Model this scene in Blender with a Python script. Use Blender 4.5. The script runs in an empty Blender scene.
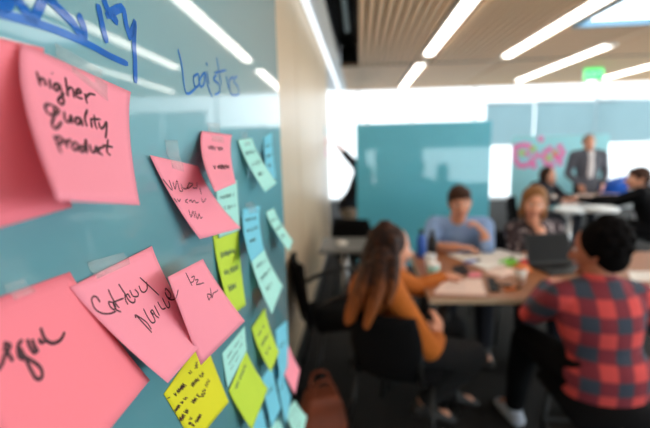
import bpy, bmesh, math, random
from mathutils import Vector, Matrix
from mathutils.bvhtree import BVHTree
random.seed(7)
V = Vector
C = bpy.context.scene.collection
PI = math.pi

# ------------------------------------------------------------------ camera
F_PX, CZ = 433.0, 1.55
YAW, PITCH, ROLL = math.radians(4.75), math.radians(-9.2), math.radians(1.4)
fw = V((-math.sin(YAW)*math.cos(PITCH), math.cos(YAW)*math.cos(PITCH), math.sin(PITCH)))
rt = fw.cross(V((0, 0, 1))).normalized(); up = rt.cross(fw)
rt, up = rt*math.cos(ROLL)-up*math.sin(ROLL), up*math.cos(ROLL)+rt*math.sin(ROLL)
EYE = V((0, 0, CZ))
cd = bpy.data.cameras.new('camera'); cam = bpy.data.objects.new('camera', cd); C.objects.link(cam)
cam.matrix_world = Matrix((( rt.x, up.x, -fw.x, 0), (rt.y, up.y, -fw.y, 0), (rt.z, up.z, -fw.z, CZ), (0, 0, 0, 1)))
cd.sensor_width = 36; cd.lens = 36*F_PX/650; cd.clip_start = .01
cd.dof.use_dof = True; cd.dof.focus_distance = .325; cd.dof.aperture_fstop = 4.2
bpy.context.scene.camera = cam

# ------------------------------------------------------------------ daylight, exposure
w = bpy.data.worlds.new('sky'); bpy.context.scene.world = w; w.use_nodes = True
w.node_tree.nodes['Background'].inputs[0].default_value = (.92, .97, 1, 1)
w.node_tree.nodes['Background'].inputs[1].default_value = 5.5
vs = bpy.context.scene.view_settings
vs.view_transform = 'Standard'; vs.look = 'None'; vs.exposure = 0.55; vs.gamma = 1
LAMP = 4.0
def portal(loc, rot, sx, sy):
    l = bpy.data.lights.new('window_portal', 'AREA'); l.shape = 'RECTANGLE'; l.size = sx; l.size_y = sy
    l.cycles.is_portal = True
    o = bpy.data.objects.new('window_portal', l); o.location = loc; o.rotation_euler = rot; C.objects.link(o)
portal((9.02, 3.8, 1.5), (0, PI/2, 0), 2.3, 15.4)
portal((4.5, -4.02, .8), (PI/2, 0, 0), 8.9, 1.2)
portal((3.0, 11.55, 1.8), (-PI/2, 0, 0), 11.6, 3.4)

def ray(x, y): return fw + rt*((x-325)/F_PX) - up*((y-214)/F_PX)
def WP(x, y, Y): v = ray(x, y); return EYE + v*(Y/v.y)           # a point Y metres into the room
def ON(x, y, z): v = ray(x, y); return EYE + v*((z-CZ)/v.z)       # a point at height z

# ------------------------------------------------------------------ materials
def mat(name, col, rough=.6, bump=0, bscale=200, var=.06, vscale=12, emit=0, metal=0, spec=.5, transl=0, coat=0):
    m = bpy.data.materials.new(name); m.use_nodes = True; nt = m.node_tree; N = nt.nodes; L = nt.links
    b = N['Principled BSDF']; b.inputs['Roughness'].default_value = rough; b.inputs['Metallic'].default_value = metal
    b.inputs['Specular IOR Level'].default_value = spec; b.inputs['Coat Weight'].default_value = coat
    b.inputs['Coat Roughness'].default_value = .02
    tc = N.new('ShaderNodeTexCoord'); nz = N.new('ShaderNodeTexNoise'); nz.inputs['Scale'].default_value = vscale
    L.new(tc.outputs['Object'], nz.inputs['Vector'])
    mx = N.new('ShaderNodeMix'); mx.data_type = 'RGBA'; L.new(nz.outputs[0], mx.inputs[0])
    mx.inputs[6].default_value = (*[c*(1-var) for c in col], 1); mx.inputs[7].default_value = (*[min(1, c*(1+var)) for c in col], 1)
    L.new(mx.outputs[2], b.inputs['Base Color'])
    if bump:
        n2 = N.new('ShaderNodeTexNoise'); n2.inputs['Scale'].default_value = bscale; L.new(tc.outputs['Object'], n2.inputs['Vector'])
        bp_ = N.new('ShaderNodeBump'); bp_.inputs['Strength'].default_value = bump; bp_.inputs['Distance'].default_value = .004
        L.new(n2.outputs[0], bp_.inputs['Height']); L.new(bp_.outputs[0], b.inputs['Normal'])
    if emit:
        b.inputs['Emission Color'].default_value = (*col, 1); b.inputs['Emission Strength'].default_value = emit
    if transl:
        t = N.new('ShaderNodeBsdfTranslucent'); L.new(mx.outputs[2], t.inputs[0])
        ms = N.new('ShaderNodeMixShader'); ms.inputs[0].default_value = transl
        L.new(b.outputs[0], ms.inputs[1]); L.new(t.outputs[0], ms.inputs[2]); L.new(ms.outputs[0], N['Material Output'].inputs[0])
    return m
def lin(r, g, b):
    return tuple(((c/255)/12.92 if c/255 <= .04045 else ((c/255+.055)/1.055)**2.4) for c in (r, g, b))
def wood(name, c1, c2, rough=.45, sc=(14, 1, 14), spec=.5):
    m = mat(name, c1, rough, spec=spec); nt = m.node_tree; N = nt.nodes; L = nt.links
    mp = N.new('ShaderNodeMapping'); mp.inputs['Scale'].default_value = sc
    nz = N.new('ShaderNodeTexNoise'); nz.inputs['Scale'].default_value = 4; nz.inputs['Detail'].default_value = 6
    L.new(N['Texture Coordinate'].outputs['Object'], mp.inputs[0]); L.new(mp.outputs[0], nz.inputs['Vector'])
    mx = N['Mix']; L.new(nz.outputs[0], mx.inputs[0]); mx.inputs[6].default_value = (*c1, 1); mx.inputs[7].default_value = (*c2, 1)
    return m
def plaid(name):
    m = mat(name, (.5, .05, .05), .9, bump=.3, bscale=400); nt = m.node_tree; N = nt.nodes; L = nt.links
    sx = N.new('ShaderNodeSeparateXYZ'); L.new(N['Texture Coordinate'].outputs['Object'], sx.inputs[0])
    def band(src, off):
        a = N.new('ShaderNodeMath'); a.operation = 'MULTIPLY_ADD'; a.inputs[1].default_value = 2*PI/.128; a.inputs[2].default_value = off
        L.new(src, a.inputs[0]); s = N.new('ShaderNodeMath'); s.operation = 'SINE'; L.new(a.outputs[0], s.inputs[0])
        r = N.new('ShaderNodeMapRange'); r.inputs[1].default_value = -.25; r.inputs[2].default_value = .25; L.new(s.outputs[0], r.inputs[0]); return r.outputs[0]
    xb = band(sx.outputs[0], 1.2); zb = band(sx.outputs[2], .6)
    ad = N.new('ShaderNodeMath'); ad.operation = 'ADD'; L.new(xb, ad.inputs[0]); L.new(zb, ad.inputs[1])
    hf = N.new('ShaderNodeMath'); hf.operation = 'MULTIPLY'; hf.inputs[1].default_value = .5; L.new(ad.outputs[0], hf.inputs[0])
    cr = N.new('ShaderNodeValToRGB'); L.new(hf.outputs[0], cr.inputs[0]); e = cr.color_ramp.elements
    e[0].color = (*lin(216, 76, 74), 1); e[1].color = (*lin(56, 66, 82), 1)
    k = e.new(.5); k.color = (*lin(130, 42, 56), 1)
    L.new(cr.outputs[0], N['Principled BSDF'].inputs['Base Color']); return m
def speckle(name, base, dot, scale, thr):
    m = mat(name, base, .9); nt = m.node_tree; N = nt.nodes; L = nt.links
    vo = N.new('ShaderNodeTexVoronoi'); vo.inputs['Scale'].default_value = scale; L.new(N['Texture Coordinate'].outputs['Object'], vo.inputs['Vector'])
    cr = N.new('ShaderNodeValToRGB'); L.new(vo.outputs['Distance'], cr.inputs[0]); e = cr.color_ramp.elements
    e[0].position = thr; e[0].color = (*dot, 1); e[1].position = thr+.08; e[1].color = (*base, 1)
    L.new(cr.outputs[0], N['Principled BSDF'].inputs['Base Color']); return m
def ribbed(name, col, scale=60):
    m = mat(name, col, .85, var=.15); nt = m.node_tree; N = nt.nodes; L = nt.links
    wv = N.new('ShaderNodeTexWave'); wv.inputs['Scale'].default_value = scale; wv.inputs['Distortion'].default_value = 2
    L.new(N['Texture Coordinate'].outputs['Object'], wv.inputs['Vector'])
    b = N.new('ShaderNodeBump'); b.inputs['Strength'].default_value = .6; b.inputs['Distance'].default_value = .006
    L.new(wv.outputs[0], b.inputs['Height']); L.new(b.outputs[0], N['Principled BSDF'].inputs['Normal']); return m
def hairm(name, c1, c2, z0=None, z1=None):
    m = mat(name, c1, .6, bump=.5, bscale=60, var=.3, vscale=30, spec=.2)
    if z0 is not None:      # dyed lengths: roots c1, tips c2
        nt = m.node_tree; N = nt.nodes; L = nt.links
        sx = N.new('ShaderNodeSeparateXYZ'); L.new(N['Texture Coordinate'].outputs['Object'], sx.inputs[0])
        r = N.new('ShaderNodeMapRange'); r.inputs[1].default_value = z0; r.inputs[2].default_value = z1; L.new(sx.outputs[2], r.inputs[0])
        mp = N.new('ShaderNodeMapping'); mp.inputs['Scale'].default_value = (60, 60, 6); L.new(N['Texture Coordinate'].outputs['Object'], mp.inputs[0])
        nz = N.new('ShaderNodeTexNoise'); nz.inputs['Scale'].default_value = 1; L.new(mp.outputs[0], nz.inputs['Vector'])
        ad = N.new('ShaderNodeMath'); ad.operation = 'MULTIPLY_ADD'; ad.inputs[1].default_value = .9; L.new(nz.outputs[0], ad.inputs[0]); ad.inputs[2].default_value = -.45
        a2 = N.new('ShaderNodeMath'); a2.operation = 'ADD'; L.new(ad.outputs[0], a2.inputs[0]); L.new(r.outputs[0], a2.inputs[1]); a2.use_clamp = True
        mx = N.new('ShaderNodeMix'); mx.data_type = 'RGBA'; L.new(a2.outputs[0], mx.inputs[0])
        mx.inputs[6].default_value = (*c2, 1); mx.inputs[7].default_value = (*c1, 1); L.new(mx.outputs[2], N['Principled BSDF'].inputs['Base Color'])
    return m
M = {}
M['wall'] = mat('beige_wall_panel', lin(200, 176, 146), .35, var=.03, spec=.5)
M['white'] = mat('white_paint', (.8, .82, .84), .5, var=.02)
M['grey'] = mat('grey_laminate', lin(120, 120, 118), .5)
M['slat'] = wood('ceiling_wood', lin(255, 224, 186), lin(250, 200, 150), .6, (30, .6, 30), .3)
M['backer'] = mat('dark_backer', lin(128, 100, 78), .9)
M['plenum'] = mat('black_plenum', (.004, .004, .004), .9)
M['carpet'] = mat('brown_carpet', lin(26, 21, 18), .95, bump=.8, bscale=300, var=.35, vscale=2)
M['teal'] = mat('teal_back_painted_glass', lin(90, 186, 208), .5, var=.02, coat=1)
M['tealf'] = mat('grey_teal_glass', lin(92, 150, 160), .35, var=.03, vscale=3, coat=1)
M['tealp'] = mat('pale_teal_board', lin(160, 226, 236), .5, var=.03)
M['shade'] = mat('blue_grey_shade', lin(184, 202, 206), .6, var=.05, vscale=2, transl=.85)
M['lamp'] = mat('lamp_diffuser', (1, .93, .84), .5, var=0, emit=LAMP)
M['sky'] = mat('skylight_diffuser', (.86, .95, 1), .4, var=0, emit=2.5)
M['black'] = mat('black_plastic', (.010, .010, .011), .5)
M['blackfab'] = mat('black_fabric', (.006, .006, .007), .95, bump=.3, spec=.1)
M['dmetal'] = mat('dark_metal', (.03, .03, .03), .4, metal=.7)
M['chrome'] = mat('brushed_metal', (.55, .55, .56), .3, metal=1)
M['pink'] = mat('pink_paper', lin(255, 152, 170), .8, var=.03, vscale=8, transl=.12)
M['coral'] = mat('coral_pink_paper', lin(255, 134, 148), .8, var=.03, vscale=8, transl=.12)
M['aqua'] = mat('aqua_paper', lin(176, 234, 224), .8, var=.03, transl=.15)
M['blue'] = mat('sky_blue_paper', lin(120, 206, 228), .8, var=.03, transl=.15)
M['lime'] = mat('lime_paper', lin(196, 222, 62), .8, var=.03, transl=.15)
M['yellow'] = mat('yellow_paper', lin(226, 220, 30), .8, var=.03, transl=.15)
M['ink'] = mat('black_marker_ink', lin(58, 14, 26), .6)
M['greyink'] = mat('faint_pen_ink', lin(70, 100, 96), .6)
M['blueink'] = mat('blue_marker_ink', lin(0, 92, 176), .5, var=.3, vscale=60, coat=.35, spec=.1)
M['blueink2'] = mat('light_blue_marker_ink', lin(0, 100, 180), .5, var=.3, vscale=60, coat=.35, spec=.1)
M['table'] = wood('brown_table_laminate', lin(176, 112, 66), lin(140, 84, 48), .35, (2, 14, 2))
M['edge'] = mat('pale_table_edge', lin(205, 180, 150), .5)
M['paper'] = mat('white_paper', lin(250, 246, 242), .8, var=.03)
M['paperp'] = mat('cream_paper', lin(250, 222, 210), .8, var=.03)
M['print'] = mat('grey_print', lin(150, 140, 138), .8)
M['green'] = mat('green_plastic', lin(120, 200, 40), .5)
M['red'] = mat('red_plastic', lin(240, 60, 60), .5)
M['orange'] = mat('orange_plastic', lin(240, 130, 50), .5)
M['skin'] = mat('skin', lin(226, 160, 130), .55, var=.08, vscale=20)
M['skin2'] = mat('warm_brown_skin', lin(176, 104, 76), .55, var=.08, vscale=20)
M['eye'] = mat('eye_white', (.75, .74, .72), .3)
M['iris'] = mat('dark_iris', (.02, .012, .008), .3)
M['lip'] = mat('lips', lin(176, 88, 84), .5)
M['mustard'] = ribbed('mustard_knit', lin(196, 104, 24), 50)
M['plaid'] = plaid('red_plaid_flannel')
M['shirt'] = mat('light_blue_cotton', lin(146, 178, 226), .85, bump=.3, bscale=40)
M['floral'] = speckle('dark_print_blouse', lin(58, 46, 52), lin(190, 176, 178), 26, .28)
M['blazer'] = mat('grey_blazer', lin(86, 88, 98), .9)
M['lshirt'] = mat('pale_shirt', lin(226, 222, 224), .9)
M['navy'] = mat('dark_navy_cloth', lin(26, 28, 38), .95)
M['trouser'] = mat('charcoal_trousers', lin(20, 20, 23), .95, bump=.2)
M['khaki'] = mat('khaki_trousers', lin(150, 128, 110), .9)
M['shoe'] = mat('dark_shoe_leather', (.012, .01, .01), .5)
M['sneaker'] = mat('pale_sneaker', lin(180, 186, 200), .7)
M['hair_black'] = mat('black_hair', (.004, .003, .003), .85, bump=.5, bscale=60, spec=.05)
M['hair_brown'] = hairm('brown_hair', lin(58, 34, 22), None)
M['hair_blond'] = hairm('dark_blond_hair', lin(140, 96, 58), None)
M['hair_grey'] = hairm('short_grey_brown_hair', lin(130, 104, 88), None)
M['hair_ombre'] = hairm('ombre_hair', lin(30, 14, 11), lin(186, 104, 50), .66, .98)
M['leather'] = mat('tan_leather', lin(130, 60, 30), .6, bump=.3, bscale=60, var=.25)
M['bluepl'] = mat('bright_blue_plastic', lin(30, 90, 190), .4)
M['exit'] = mat('green_exit_panel', lin(40, 215, 100), .4, var=0, emit=1.1)
M['screen'] = mat('dark_screen', (.004, .004, .005), .5, spec=.2)
def glassmat(nm='window_glass', tint=(.93, .97, .98, 1)):
    m = bpy.data.materials.new(nm); m.use_nodes = True; N = m.node_tree.nodes; L = m.node_tree.links
    N.remove(N['Principled BSDF']); t = N.new('ShaderNodeBsdfTransparent'); t.inputs[0].default_value = tint
    g = N.new('ShaderNodeBsdfGlossy'); g.inputs[1].default_value = .02
    lw = N.new('ShaderNodeLayerWeight'); lw.inputs[0].default_value = .5
    pw = N.new('ShaderNodeMath'); pw.operation = 'POWER'; pw.inputs[1].default_value = 5; L.new(lw.outputs['Facing'], pw.inputs[0])
    f = N.new('ShaderNodeMath'); f.operation = 'MULTIPLY_ADD'; f.inputs[1].default_value = .9; f.inputs[2].default_value = .04; L.new(pw.outputs[0], f.inputs[0])
    nz = N.new('ShaderNodeTexNoise'); nz.inputs['Scale'].default_value = .6
    bp_ = N.new('ShaderNodeBump'); bp_.inputs['Strength'].default_value = .02; L.new(nz.outputs[0], bp_.inputs['Height']); L.new(bp_.outputs[0], g.inputs['Normal'])
    ms = N.new('ShaderNodeMixShader'); L.new(f.outputs[0], ms.inputs[0]); L.new(t.outputs[0], ms.inputs[1]); L.new(g.outputs[0], ms.inputs[2])
    L.new(ms.outputs[0], N['Material Output'].inputs[0]); return m
M['glass'] = glassmat(); M['dimmed_glass'] = glassmat('dimmed_window_glass', (.52, .535, .54, 1))  # second glass is darkened only to hold down the far window glare
def tapemat():
    m = bpy.data.materials.new('clear_tape'); m.use_nodes = True; N = m.node_tree.nodes; L = m.node_tree.links
    b = N['Principled BSDF']; b.inputs['Base Color'].default_value = (.85, .9, .9, 1); b.inputs['Roughness'].default_value = .3
    t = N.new('ShaderNodeBsdfTransparent'); nz = N.new('ShaderNodeTexNoise'); nz.inputs['Scale'].default_value = 90
    mr = N.new('ShaderNodeMapRange'); mr.inputs[3].default_value = .72; mr.inputs[4].default_value = .9; L.new(nz.outputs[0], mr.inputs[0])
    ms = N.new('ShaderNodeMixShader'); L.new(mr.outputs[0], ms.inputs[0]); L.new(b.outputs[0], ms.inputs[1]); L.new(t.outputs[0], ms.inputs[2])
    L.new(ms.outputs[0], N['Material Output'].inputs[0]); return m
M['tape'] = tapemat()

# ------------------------------------------------------------------ helpers
def link(name, me, m, parent=None, smooth=False):
    if m is not None:
        for x in (m if isinstance(m, (list, tuple)) else [m]): me.materials.append(M[x] if isinstance(x, str) else x)
    if smooth:
        for p in me.polygons: p.use_smooth = True
    o = bpy.data.objects.new(name, me); C.objects.link(o)
    if parent is not None: o.parent = parent
    return o
def obj(name, bm, m, parent=None, smooth=False, shift=None):
    if shift is not None: bmesh.ops.translate(bm, verts=bm.verts, vec=-V(shift))
    bmesh.ops.recalc_face_normals(bm, faces=bm.faces)
    me = bpy.data.meshes.new(name); bm.to_mesh(me); bm.free()
    return link(name, me, m, parent, smooth)
def tag(o, label, cat, group=None):
    o['label'] = label; o['category'] = cat
    if group: o['group'] = group
    return o
def thing(name, label, cat, loc=(0, 0, 0), rz=0, group=None):
    o = bpy.data.objects.new(name, None); o.empty_display_size = .1; C.objects.link(o)
    o.location = loc; o.rotation_euler = (0, 0, rz); return tag(o, label, cat, group)
def struct(name, bm, m, parent=None):
    o = obj(name, bm, m, parent)
    if parent is None: o['kind'] = 'structure'
    return o
def dup(root, loc, rz, label, group=None):
    r = root.copy(); C.objects.link(r); r.location = loc; r.rotation_euler = (0, 0, rz); r['label'] = label
    if group: r['group'] = group
    for ch in list(root.children):
        c = ch.copy(); C.objects.link(c); c.parent = r
        for g in ch.children:
            d = g.copy(); C.objects.link(d); d.parent = c
    return r
def BM(): return bmesh.new()
def box(bm, x0, x1, y0, y1, z0, z1, bev=0):
    r = bmesh.ops.create_cube(bm, size=1)
    vs_ = r['verts']
    for v in vs_: v.co = V(((x0+x1)/2+v.co.x*(x1-x0), (y0+y1)/2+v.co.y*(y1-y0), (z0+z1)/2+v.co.z*(z1-z0)))
    if bev:
        es = list({e for v in vs_ for e in v.link_edges})
        bmesh.ops.bevel(bm, geom=es, offset=bev, segments=2, affect='EDGES')
    return bm
def bx(*a, bev=0): return box(BM(), *a, bev=bev)
def catmull(pts, k):
    out = []
    n = len(pts)
    for i in range(n-1):
        p0, p1, p2, p3 = pts[max(i-1, 0)], pts[i], pts[i+1], pts[min(i+2, n-1)]
        for j in range(k):
            t = j/k
            out.append(.5*((2*p1)+(p2-p0)*t+(2*p0-5*p1+4*p2-p3)*t*t+(3*p1-p0-3*p2+p3)*t**3))
    out.append(pts[-1]); return out
def tube(bm, pts, radii, side=None, n=12, k=3, cap=True):
    P = [V(p) for p in pts]; Rr = [V(r if isinstance(r, (tuple, list)) else (r, r)) for r in radii]
    if len(Rr) == 1: Rr = Rr*len(P)
    if k > 1: P = catmull(P, k); Rr = catmull(Rr, k)
    if cap:
        d0 = (P[0]-P[1]).normalized(); d1 = (P[-1]-P[-2]).normalized(); r0 = min(Rr[0]); r1 = min(Rr[-1])
        P = [P[0]+d0*r0*.75, P[0]+d0*r0*.45]+P+[P[-1]+d1*r1*.45, P[-1]+d1*r1*.75]
        Rr = [Rr[0]*.45, Rr[0]*.82]+Rr+[Rr[-1]*.82, Rr[-1]*.45]
    rings = []; prev = None
    for i, p in enumerate(P):
        t = (P[min(i+1, len(P)-1)]-P[max(i-1, 0)])
        t = t.normalized() if t.length > 1e-9 else V((0, 0, 1))
        s = V(side) if side is not None else (prev if prev is not None else (V((0, 0, 1)) if abs(t.z) < .9 else V((1, 0, 0))))
        a = s-t*s.dot(t)
        if a.length < 1e-5: a = t.orthogonal()
        a.normalize(); b = t.cross(a); prev = a
        rings.append([bm.verts.new(p+a*Rr[i].x*math.cos(2*PI*j/n)+b*Rr[i].y*math.sin(2*PI*j/n)) for j in range(n)])
    for q in range(len(rings)-1):
        for j in range(n): bm.faces.new((rings[q][j], rings[q][(j+1) % n], rings[q+1][(j+1) % n], rings[q+1][j]))
    bm.faces.new(rings[0][::-1]); bm.faces.new(rings[-1]); return bm
def ell(bm, c, r, mtx=None, seg=20, rings=14):
    q = bmesh.ops.create_uvsphere(bm, u_segments=seg, v_segments=rings, radius=1)
    for v in q['verts']:
        p = V((v.co.x*r[0], v.co.y*r[1], v.co.z*r[2]))+V(c); v.co = (mtx @ p) if mtx else p
    return bm
def lathe(prof, n=24, c=(0, 0, 0)):
    bm = BM(); rings = []
    for r, z in prof: rings.append([bm.verts.new((c[0]+r*math.cos(2*PI*j/n), c[1]+r*math.sin(2*PI*j/n), c[2]+z)) for j in range(n)])
    for q in range(len(rings)-1):
        for j in range(n): bm.faces.new((rings[q][j], rings[q][(j+1) % n], rings[q+1][(j+1) % n], rings[q+1][j]))
    bm.faces.new(rings[0][::-1]); bm.faces.new(rings[-1]); return bm
def fuse(bm, voxel, smooth=2):                     # many closed shapes -> one continuous surface
    bmesh.ops.recalc_face_normals(bm, faces=bm.faces)
    me = bpy.data.meshes.new('t'); bm.to_mesh(me); bm.free()
    o = bpy.data.objects.new('t', me); C.objects.link(o)
    md = o.modifiers.new('r', 'REMESH'); md.mode = 'VOXEL'; md.voxel_size = voxel; md.adaptivity = 0
    if smooth: s = o.modifiers.new('s', 'SMOOTH'); s.factor = .5; s.iterations = smooth
    dg = bpy.context.evaluated_depsgraph_get(); dg.update()
    r = bpy.data.meshes.new_from_object(o.evaluated_get(dg)); bpy.data.objects.remove(o); bpy.data.meshes.remove(me); return r
def fobj(name, bm, m, parent, voxel, shift, smooth=2):
    bmesh.ops.translate(bm, verts=bm.verts, vec=-V(shift))
    return link(name, fuse(bm, voxel, smooth), m, parent, True)

# ------------------------------------------------------------------ room shell
YB, YS, YE, YF, XR, ZC = -4.0, 6.85, 9.95, 11.6, 9.0, 2.70
struct('floor', bx(-3.1, XR+.1, YB-.1, YF+.1, -.1, 0), 'carpet')
bm = BM()
for y0 in (-4.0, -1.6, .85, 3.3, 5.0): box(bm, -.60, -.46, y0, {-4.0: -1.615, -1.6: .835, .85: 3.285, 3.3: 4.985, 5.0: 6.45}[y0], 0, ZC, bev=.002)
struct('wall_left', bm, 'wall')
struct('wall_left_return', bx(-3.1, -.60, 6.33, 6.45, 0, 3.7), 'white')
struct('wall_far_left', bx(-3.2, -3.1, 6.45, YF, 0, 3.7), 'white')
def window_wall(name, horizontal, fixed, a0, a1, z0, z1, ztop, n, idx, depth=.12):
    """a wall with one long opening z0..z1 split in n lights by mullions"""
    bm = BM()
    def bb(b, u0, u1, f0, f1, q0, q1):
        if horizontal: box(b, u0, u1, f0, f1, q0, q1)
        else: box(b, f0, f1, u0, u1, q0, q1)
    if z0 > 0: bb(bm, a0, a1, fixed, fixed+depth, 0, z0)
    bb(bm, a0, a1, fixed, fixed+depth, z1, ztop)
    bb(bm, a0, a0+.1, fixed, fixed+depth, z0, z1); bb(bm, a1-.1, a1, fixed, fixed+depth, z0, z1)
    struct(name, bm, 'white')
    step = (a1-a0-.2)/n
    for i in range(n):
        u0 = a0+.1+i*step; u1 = u0+step
        f = BM(); t = .025
        for q in ((u0, u0+t, z0, z1), (u1-t, u1, z0, z1), (u0+t, u1-t, z0, z0+t), (u0+t, u1-t, z1-t, z1)):
            bb(f, q[0], q[1], fixed+.03, fixed+.09, q[2], q[3])
        fo = struct('window_%d' % (idx+i), f, 'white')
        g = BM(); bb(g, u0+t, u1-t, fixed+.055, fixed+.061, z0+t, z1-t); obj('pane', g, 'dimmed_glass' if idx == 1 else 'glass', fo)
bm = BM(); wins = ((.18, .52), (1.95, 4.2), (5.2, 8.4)); e0 = -.46  # the last, widest opening is added purely to let in more daylight
box(bm, -.46, XR, YB-.12, YB, 0, .2); box(bm, -.46, XR, YB-.12, YB, 1.36, ZC+.1)
for a_, b_ in wins: box(bm, e0, a_, YB-.12, YB, .2, 1.36); e0 = b_
box(bm, e0, XR, YB-.12, YB, .2, 1.36); struct('wall_back', bm, 'white')
for i, (a_, b_) in enumerate(wins):
    f = BM(); t = .03
    for q in ((a_, b_, .2, .2+t), (a_, b_, 1.36-t, 1.36), (a_, a_+t, .2+t, 1.36-t), (b_-t, b_, .2+t, 1.36-t)): box(f, q[0], q[1], YB-.09, YB-.03, q[2], q[3])
    fo = struct('window_%d' % (20+i), f, 'white'); obj('pane', bx(a_+t, b_-t, YB-.063, YB-.057, .2+t, 1.36-t), 'glass', fo)
window_wall('wall_right', False, XR, YB, YF, .4, 2.65, 3.8, 6, 10)  # unseen windows, added and enlarged to throw light onto the near board
window_wall('wall_far', True, YF, -3.1, XR, .05, 3.5, 3.8, 4, 1)
# ceiling: backing plus wood slats in two fields; open plenum beside the wall; higher bay at the windows
bm = BM()
box(bm, -.62, XR, YB, YE, 3.05, 3.15); box(bm, -3.1, XR, YE, YF+.1, 3.7, 3.8); box(bm, -3.1, XR, YE-.06, YE, 2.72, 3.8)
box(bm, -3.1, -.62, 6.45, YE, 2.72, 2.8)
struct('ceiling', bm, 'white')
bm = BM(); box(bm, -.27, 0.0, YB, YS, 3.0, 3.04); box(bm, -.29, -.275, YB, YS, 2.71, 3.04); box(bm, -.02, -.005, YB, YS, 2.745, 3.04)
box(bm, -.27, 0, YS-.01, YS, 2.71, 3.04); struct('ceiling_plenum_liner', bm, 'plenum')
bm = BM(); box(bm, -.62, -.275, YB, YE, 2.70, 2.78); struct('ceiling_soffit', bm, 'white')
SK = (2.28, 3.05, 3.7, 4.98)
bm = BM(); box(bm, 0, SK[0], YB, YS, 2.745, 2.76); box(bm, SK[1], XR, YB, YS, 2.745, 2.76)
box(bm, SK[0], SK[1], YB, SK[2], 2.745, 2.76); box(bm, SK[0], SK[1], SK[3], YS, 2.745, 2.76)
box(bm, -.275, XR, YS, YE, 2.745, 2.76); struct('ceiling_backer', bm, 'backer')
bm = BM(); x = .01
lampX = (.93, 2.05, 3.15, 4.8, 6.6)
while x < XR-.05:
    if not any(x+.042 > lx-.09 and x < lx+.09 for lx in lampX):
        if x+.04 > SK[0]-.05 and x < SK[1]+.05:
            box(bm, x, x+.050, YB, SK[2]-.05, 2.70, 2.744); box(bm, x, x+.050, SK[3]+.05, YS-.02, 2.70, 2.744)
        else: box(bm, x, x+.050, YB, YS-.02, 2.70, 2.744)
    x += .082
for lx, a_, b_ in ((.93, 6.12, YS-.02), (2.05, 6.47, YS-.02), (3.15, 4.92, 5.93), (4.8, 6.22, YS-.02), (6.6, 6.22, YS-.02)):
    for q in (-.085, -.028, .029): box(bm, lx+q, lx+q+.05, a_, b_, 2.70, 2.744)
struct('ceiling_slats', bm, 'slat')
bm = BM(); x = -.265
while x < XR-.05:
    if not any(x+.042 > lx-.09 and x < lx+.09 for lx in lampX): box(bm, x, x+.042, YS+.02, YE-.07, 2.70, 2.744)
    x += .060
for lx, a_, b_ in ((.93, 9.76, YE-.07), (2.05, YS+.02, YE-.07), (3.15, 9.16, YE-.07), (4.8, YS+.02, 7.69), (6.6, YS+.02, YE-.07)):
    for q in (-.085, -.028, .029): box(bm, lx+q, lx+q+.05, a_, b_, 2.70, 2.744)
struct('ceiling_slats_far', bm, 'slat')
struct('trim_1', bx(-.275, XR, YS-.018, YS+.018, 2.696, 2.744), 'backer')
struct('trim_2', bx(-.28, XR, YE-.07, YE-.0601, 2.68, 2.744), 'slat')
bm = bx(-.459, -.445, YB, 6.45, 0, .10); struct('baseboard_left', bm, 'dmetal')
# cove lamp along the wall
t = thing('cove_light', 'thin white lamp line running along the top of the beige wall', 'ceiling light', (-.42, 2, 2.66))
obj('housing', bx(-.03, .03, -6, 7.4, .015, .04), 'white', t); obj('diffuser', bx(-.02, .02, -5.98, 7.38, .0, .0149), mat('cove_diffuser', (.9, .96, 1), .5, var=0, emit=.9), t)
# pipe in the plenum
p_ = tube(BM(), [(-.13, -3.5, 2.87), (-.13, 5.4, 2.87)], [.03], k=1, n=16); tag(obj('conduit_pipe', p_, mat('pale_pipe', lin(130, 165, 180), .5), smooth=True), 'pale blue pipe inside the dark open slot of the ceiling', 'pipe')
# linear lamps
def lamp(X, y0, y1, label):
    L_ = (y1-y0); t = thing('linear_ceiling_light', label, 'ceiling light', (X, (y0+y1)/2, ZC), group='linear lamps in the slatted ceiling')
    h = BM(); box(h, -.075, .075, -L_/2, L_/2, .02, .04); box(h, -.075, -.058, -L_/2, L_/2, -.004, .02); box(h, .058, .075, -L_/2, L_/2, -.004, .02)
    obj('housing', h, 'white', t)
    obj('diffuser', bx(-.047, .047, -L_/2+.005, L_/2-.005, -.026, .0195), 'lamp', t)
    for s in (-1, 1): obj('end_cap', bx(-.076, .076, s*(L_/2+.002)-.002, s*(L_/2+.002)+.002, -.032, .04), 'white', t)
lamp(.93, -2.0, 6.1, 'long lamp strip nearest the dark ceiling slot, on this side of the seam')
lamp(.93, 6.72, 9.75, 'short lamp strip nearest the dark slot, beyond the ceiling seam')
lamp(2.05, -2.0, 6.45, 'long lamp strip ending short of the seam, just left of the skylight')
lamp(3.15, 5.95, 9.15, 'lamp strip crossing the seam, left of the green exit sign')
lamp(3.15, -2.0, 4.9, 'lamp strip right of the skylight at the picture edge')
lamp(4.8, 7.7, 9.75, 'far lamp strip glowing at the right edge, beyond the exit sign')
lamp(4.8, -2.0, 6.2, 'lamp strip out to the right over the room')
lamp(6.6, -2.0, 6.2, 'rightmost lamp strip over the room near the side windows')
t = thing('skylight', 'square bright skylight between two lamp strips in the wood ceiling', 'skylight', ((SK[0]+SK[1])/2, (SK[2]+SK[3])/2, ZC))
w2, l2 = (SK[1]-SK[0])/2, (SK[3]-SK[2])/2
bm = BM(); T = .04
for a in ((-w2-T, -w2, -l2-T, l2+T), (w2, w2+T, -l2-T, l2+T), (-w2, w2, -l2-T, -l2), (-w2, w2, l2, l2+T)): box(bm, *a, -.008, .12)
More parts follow.
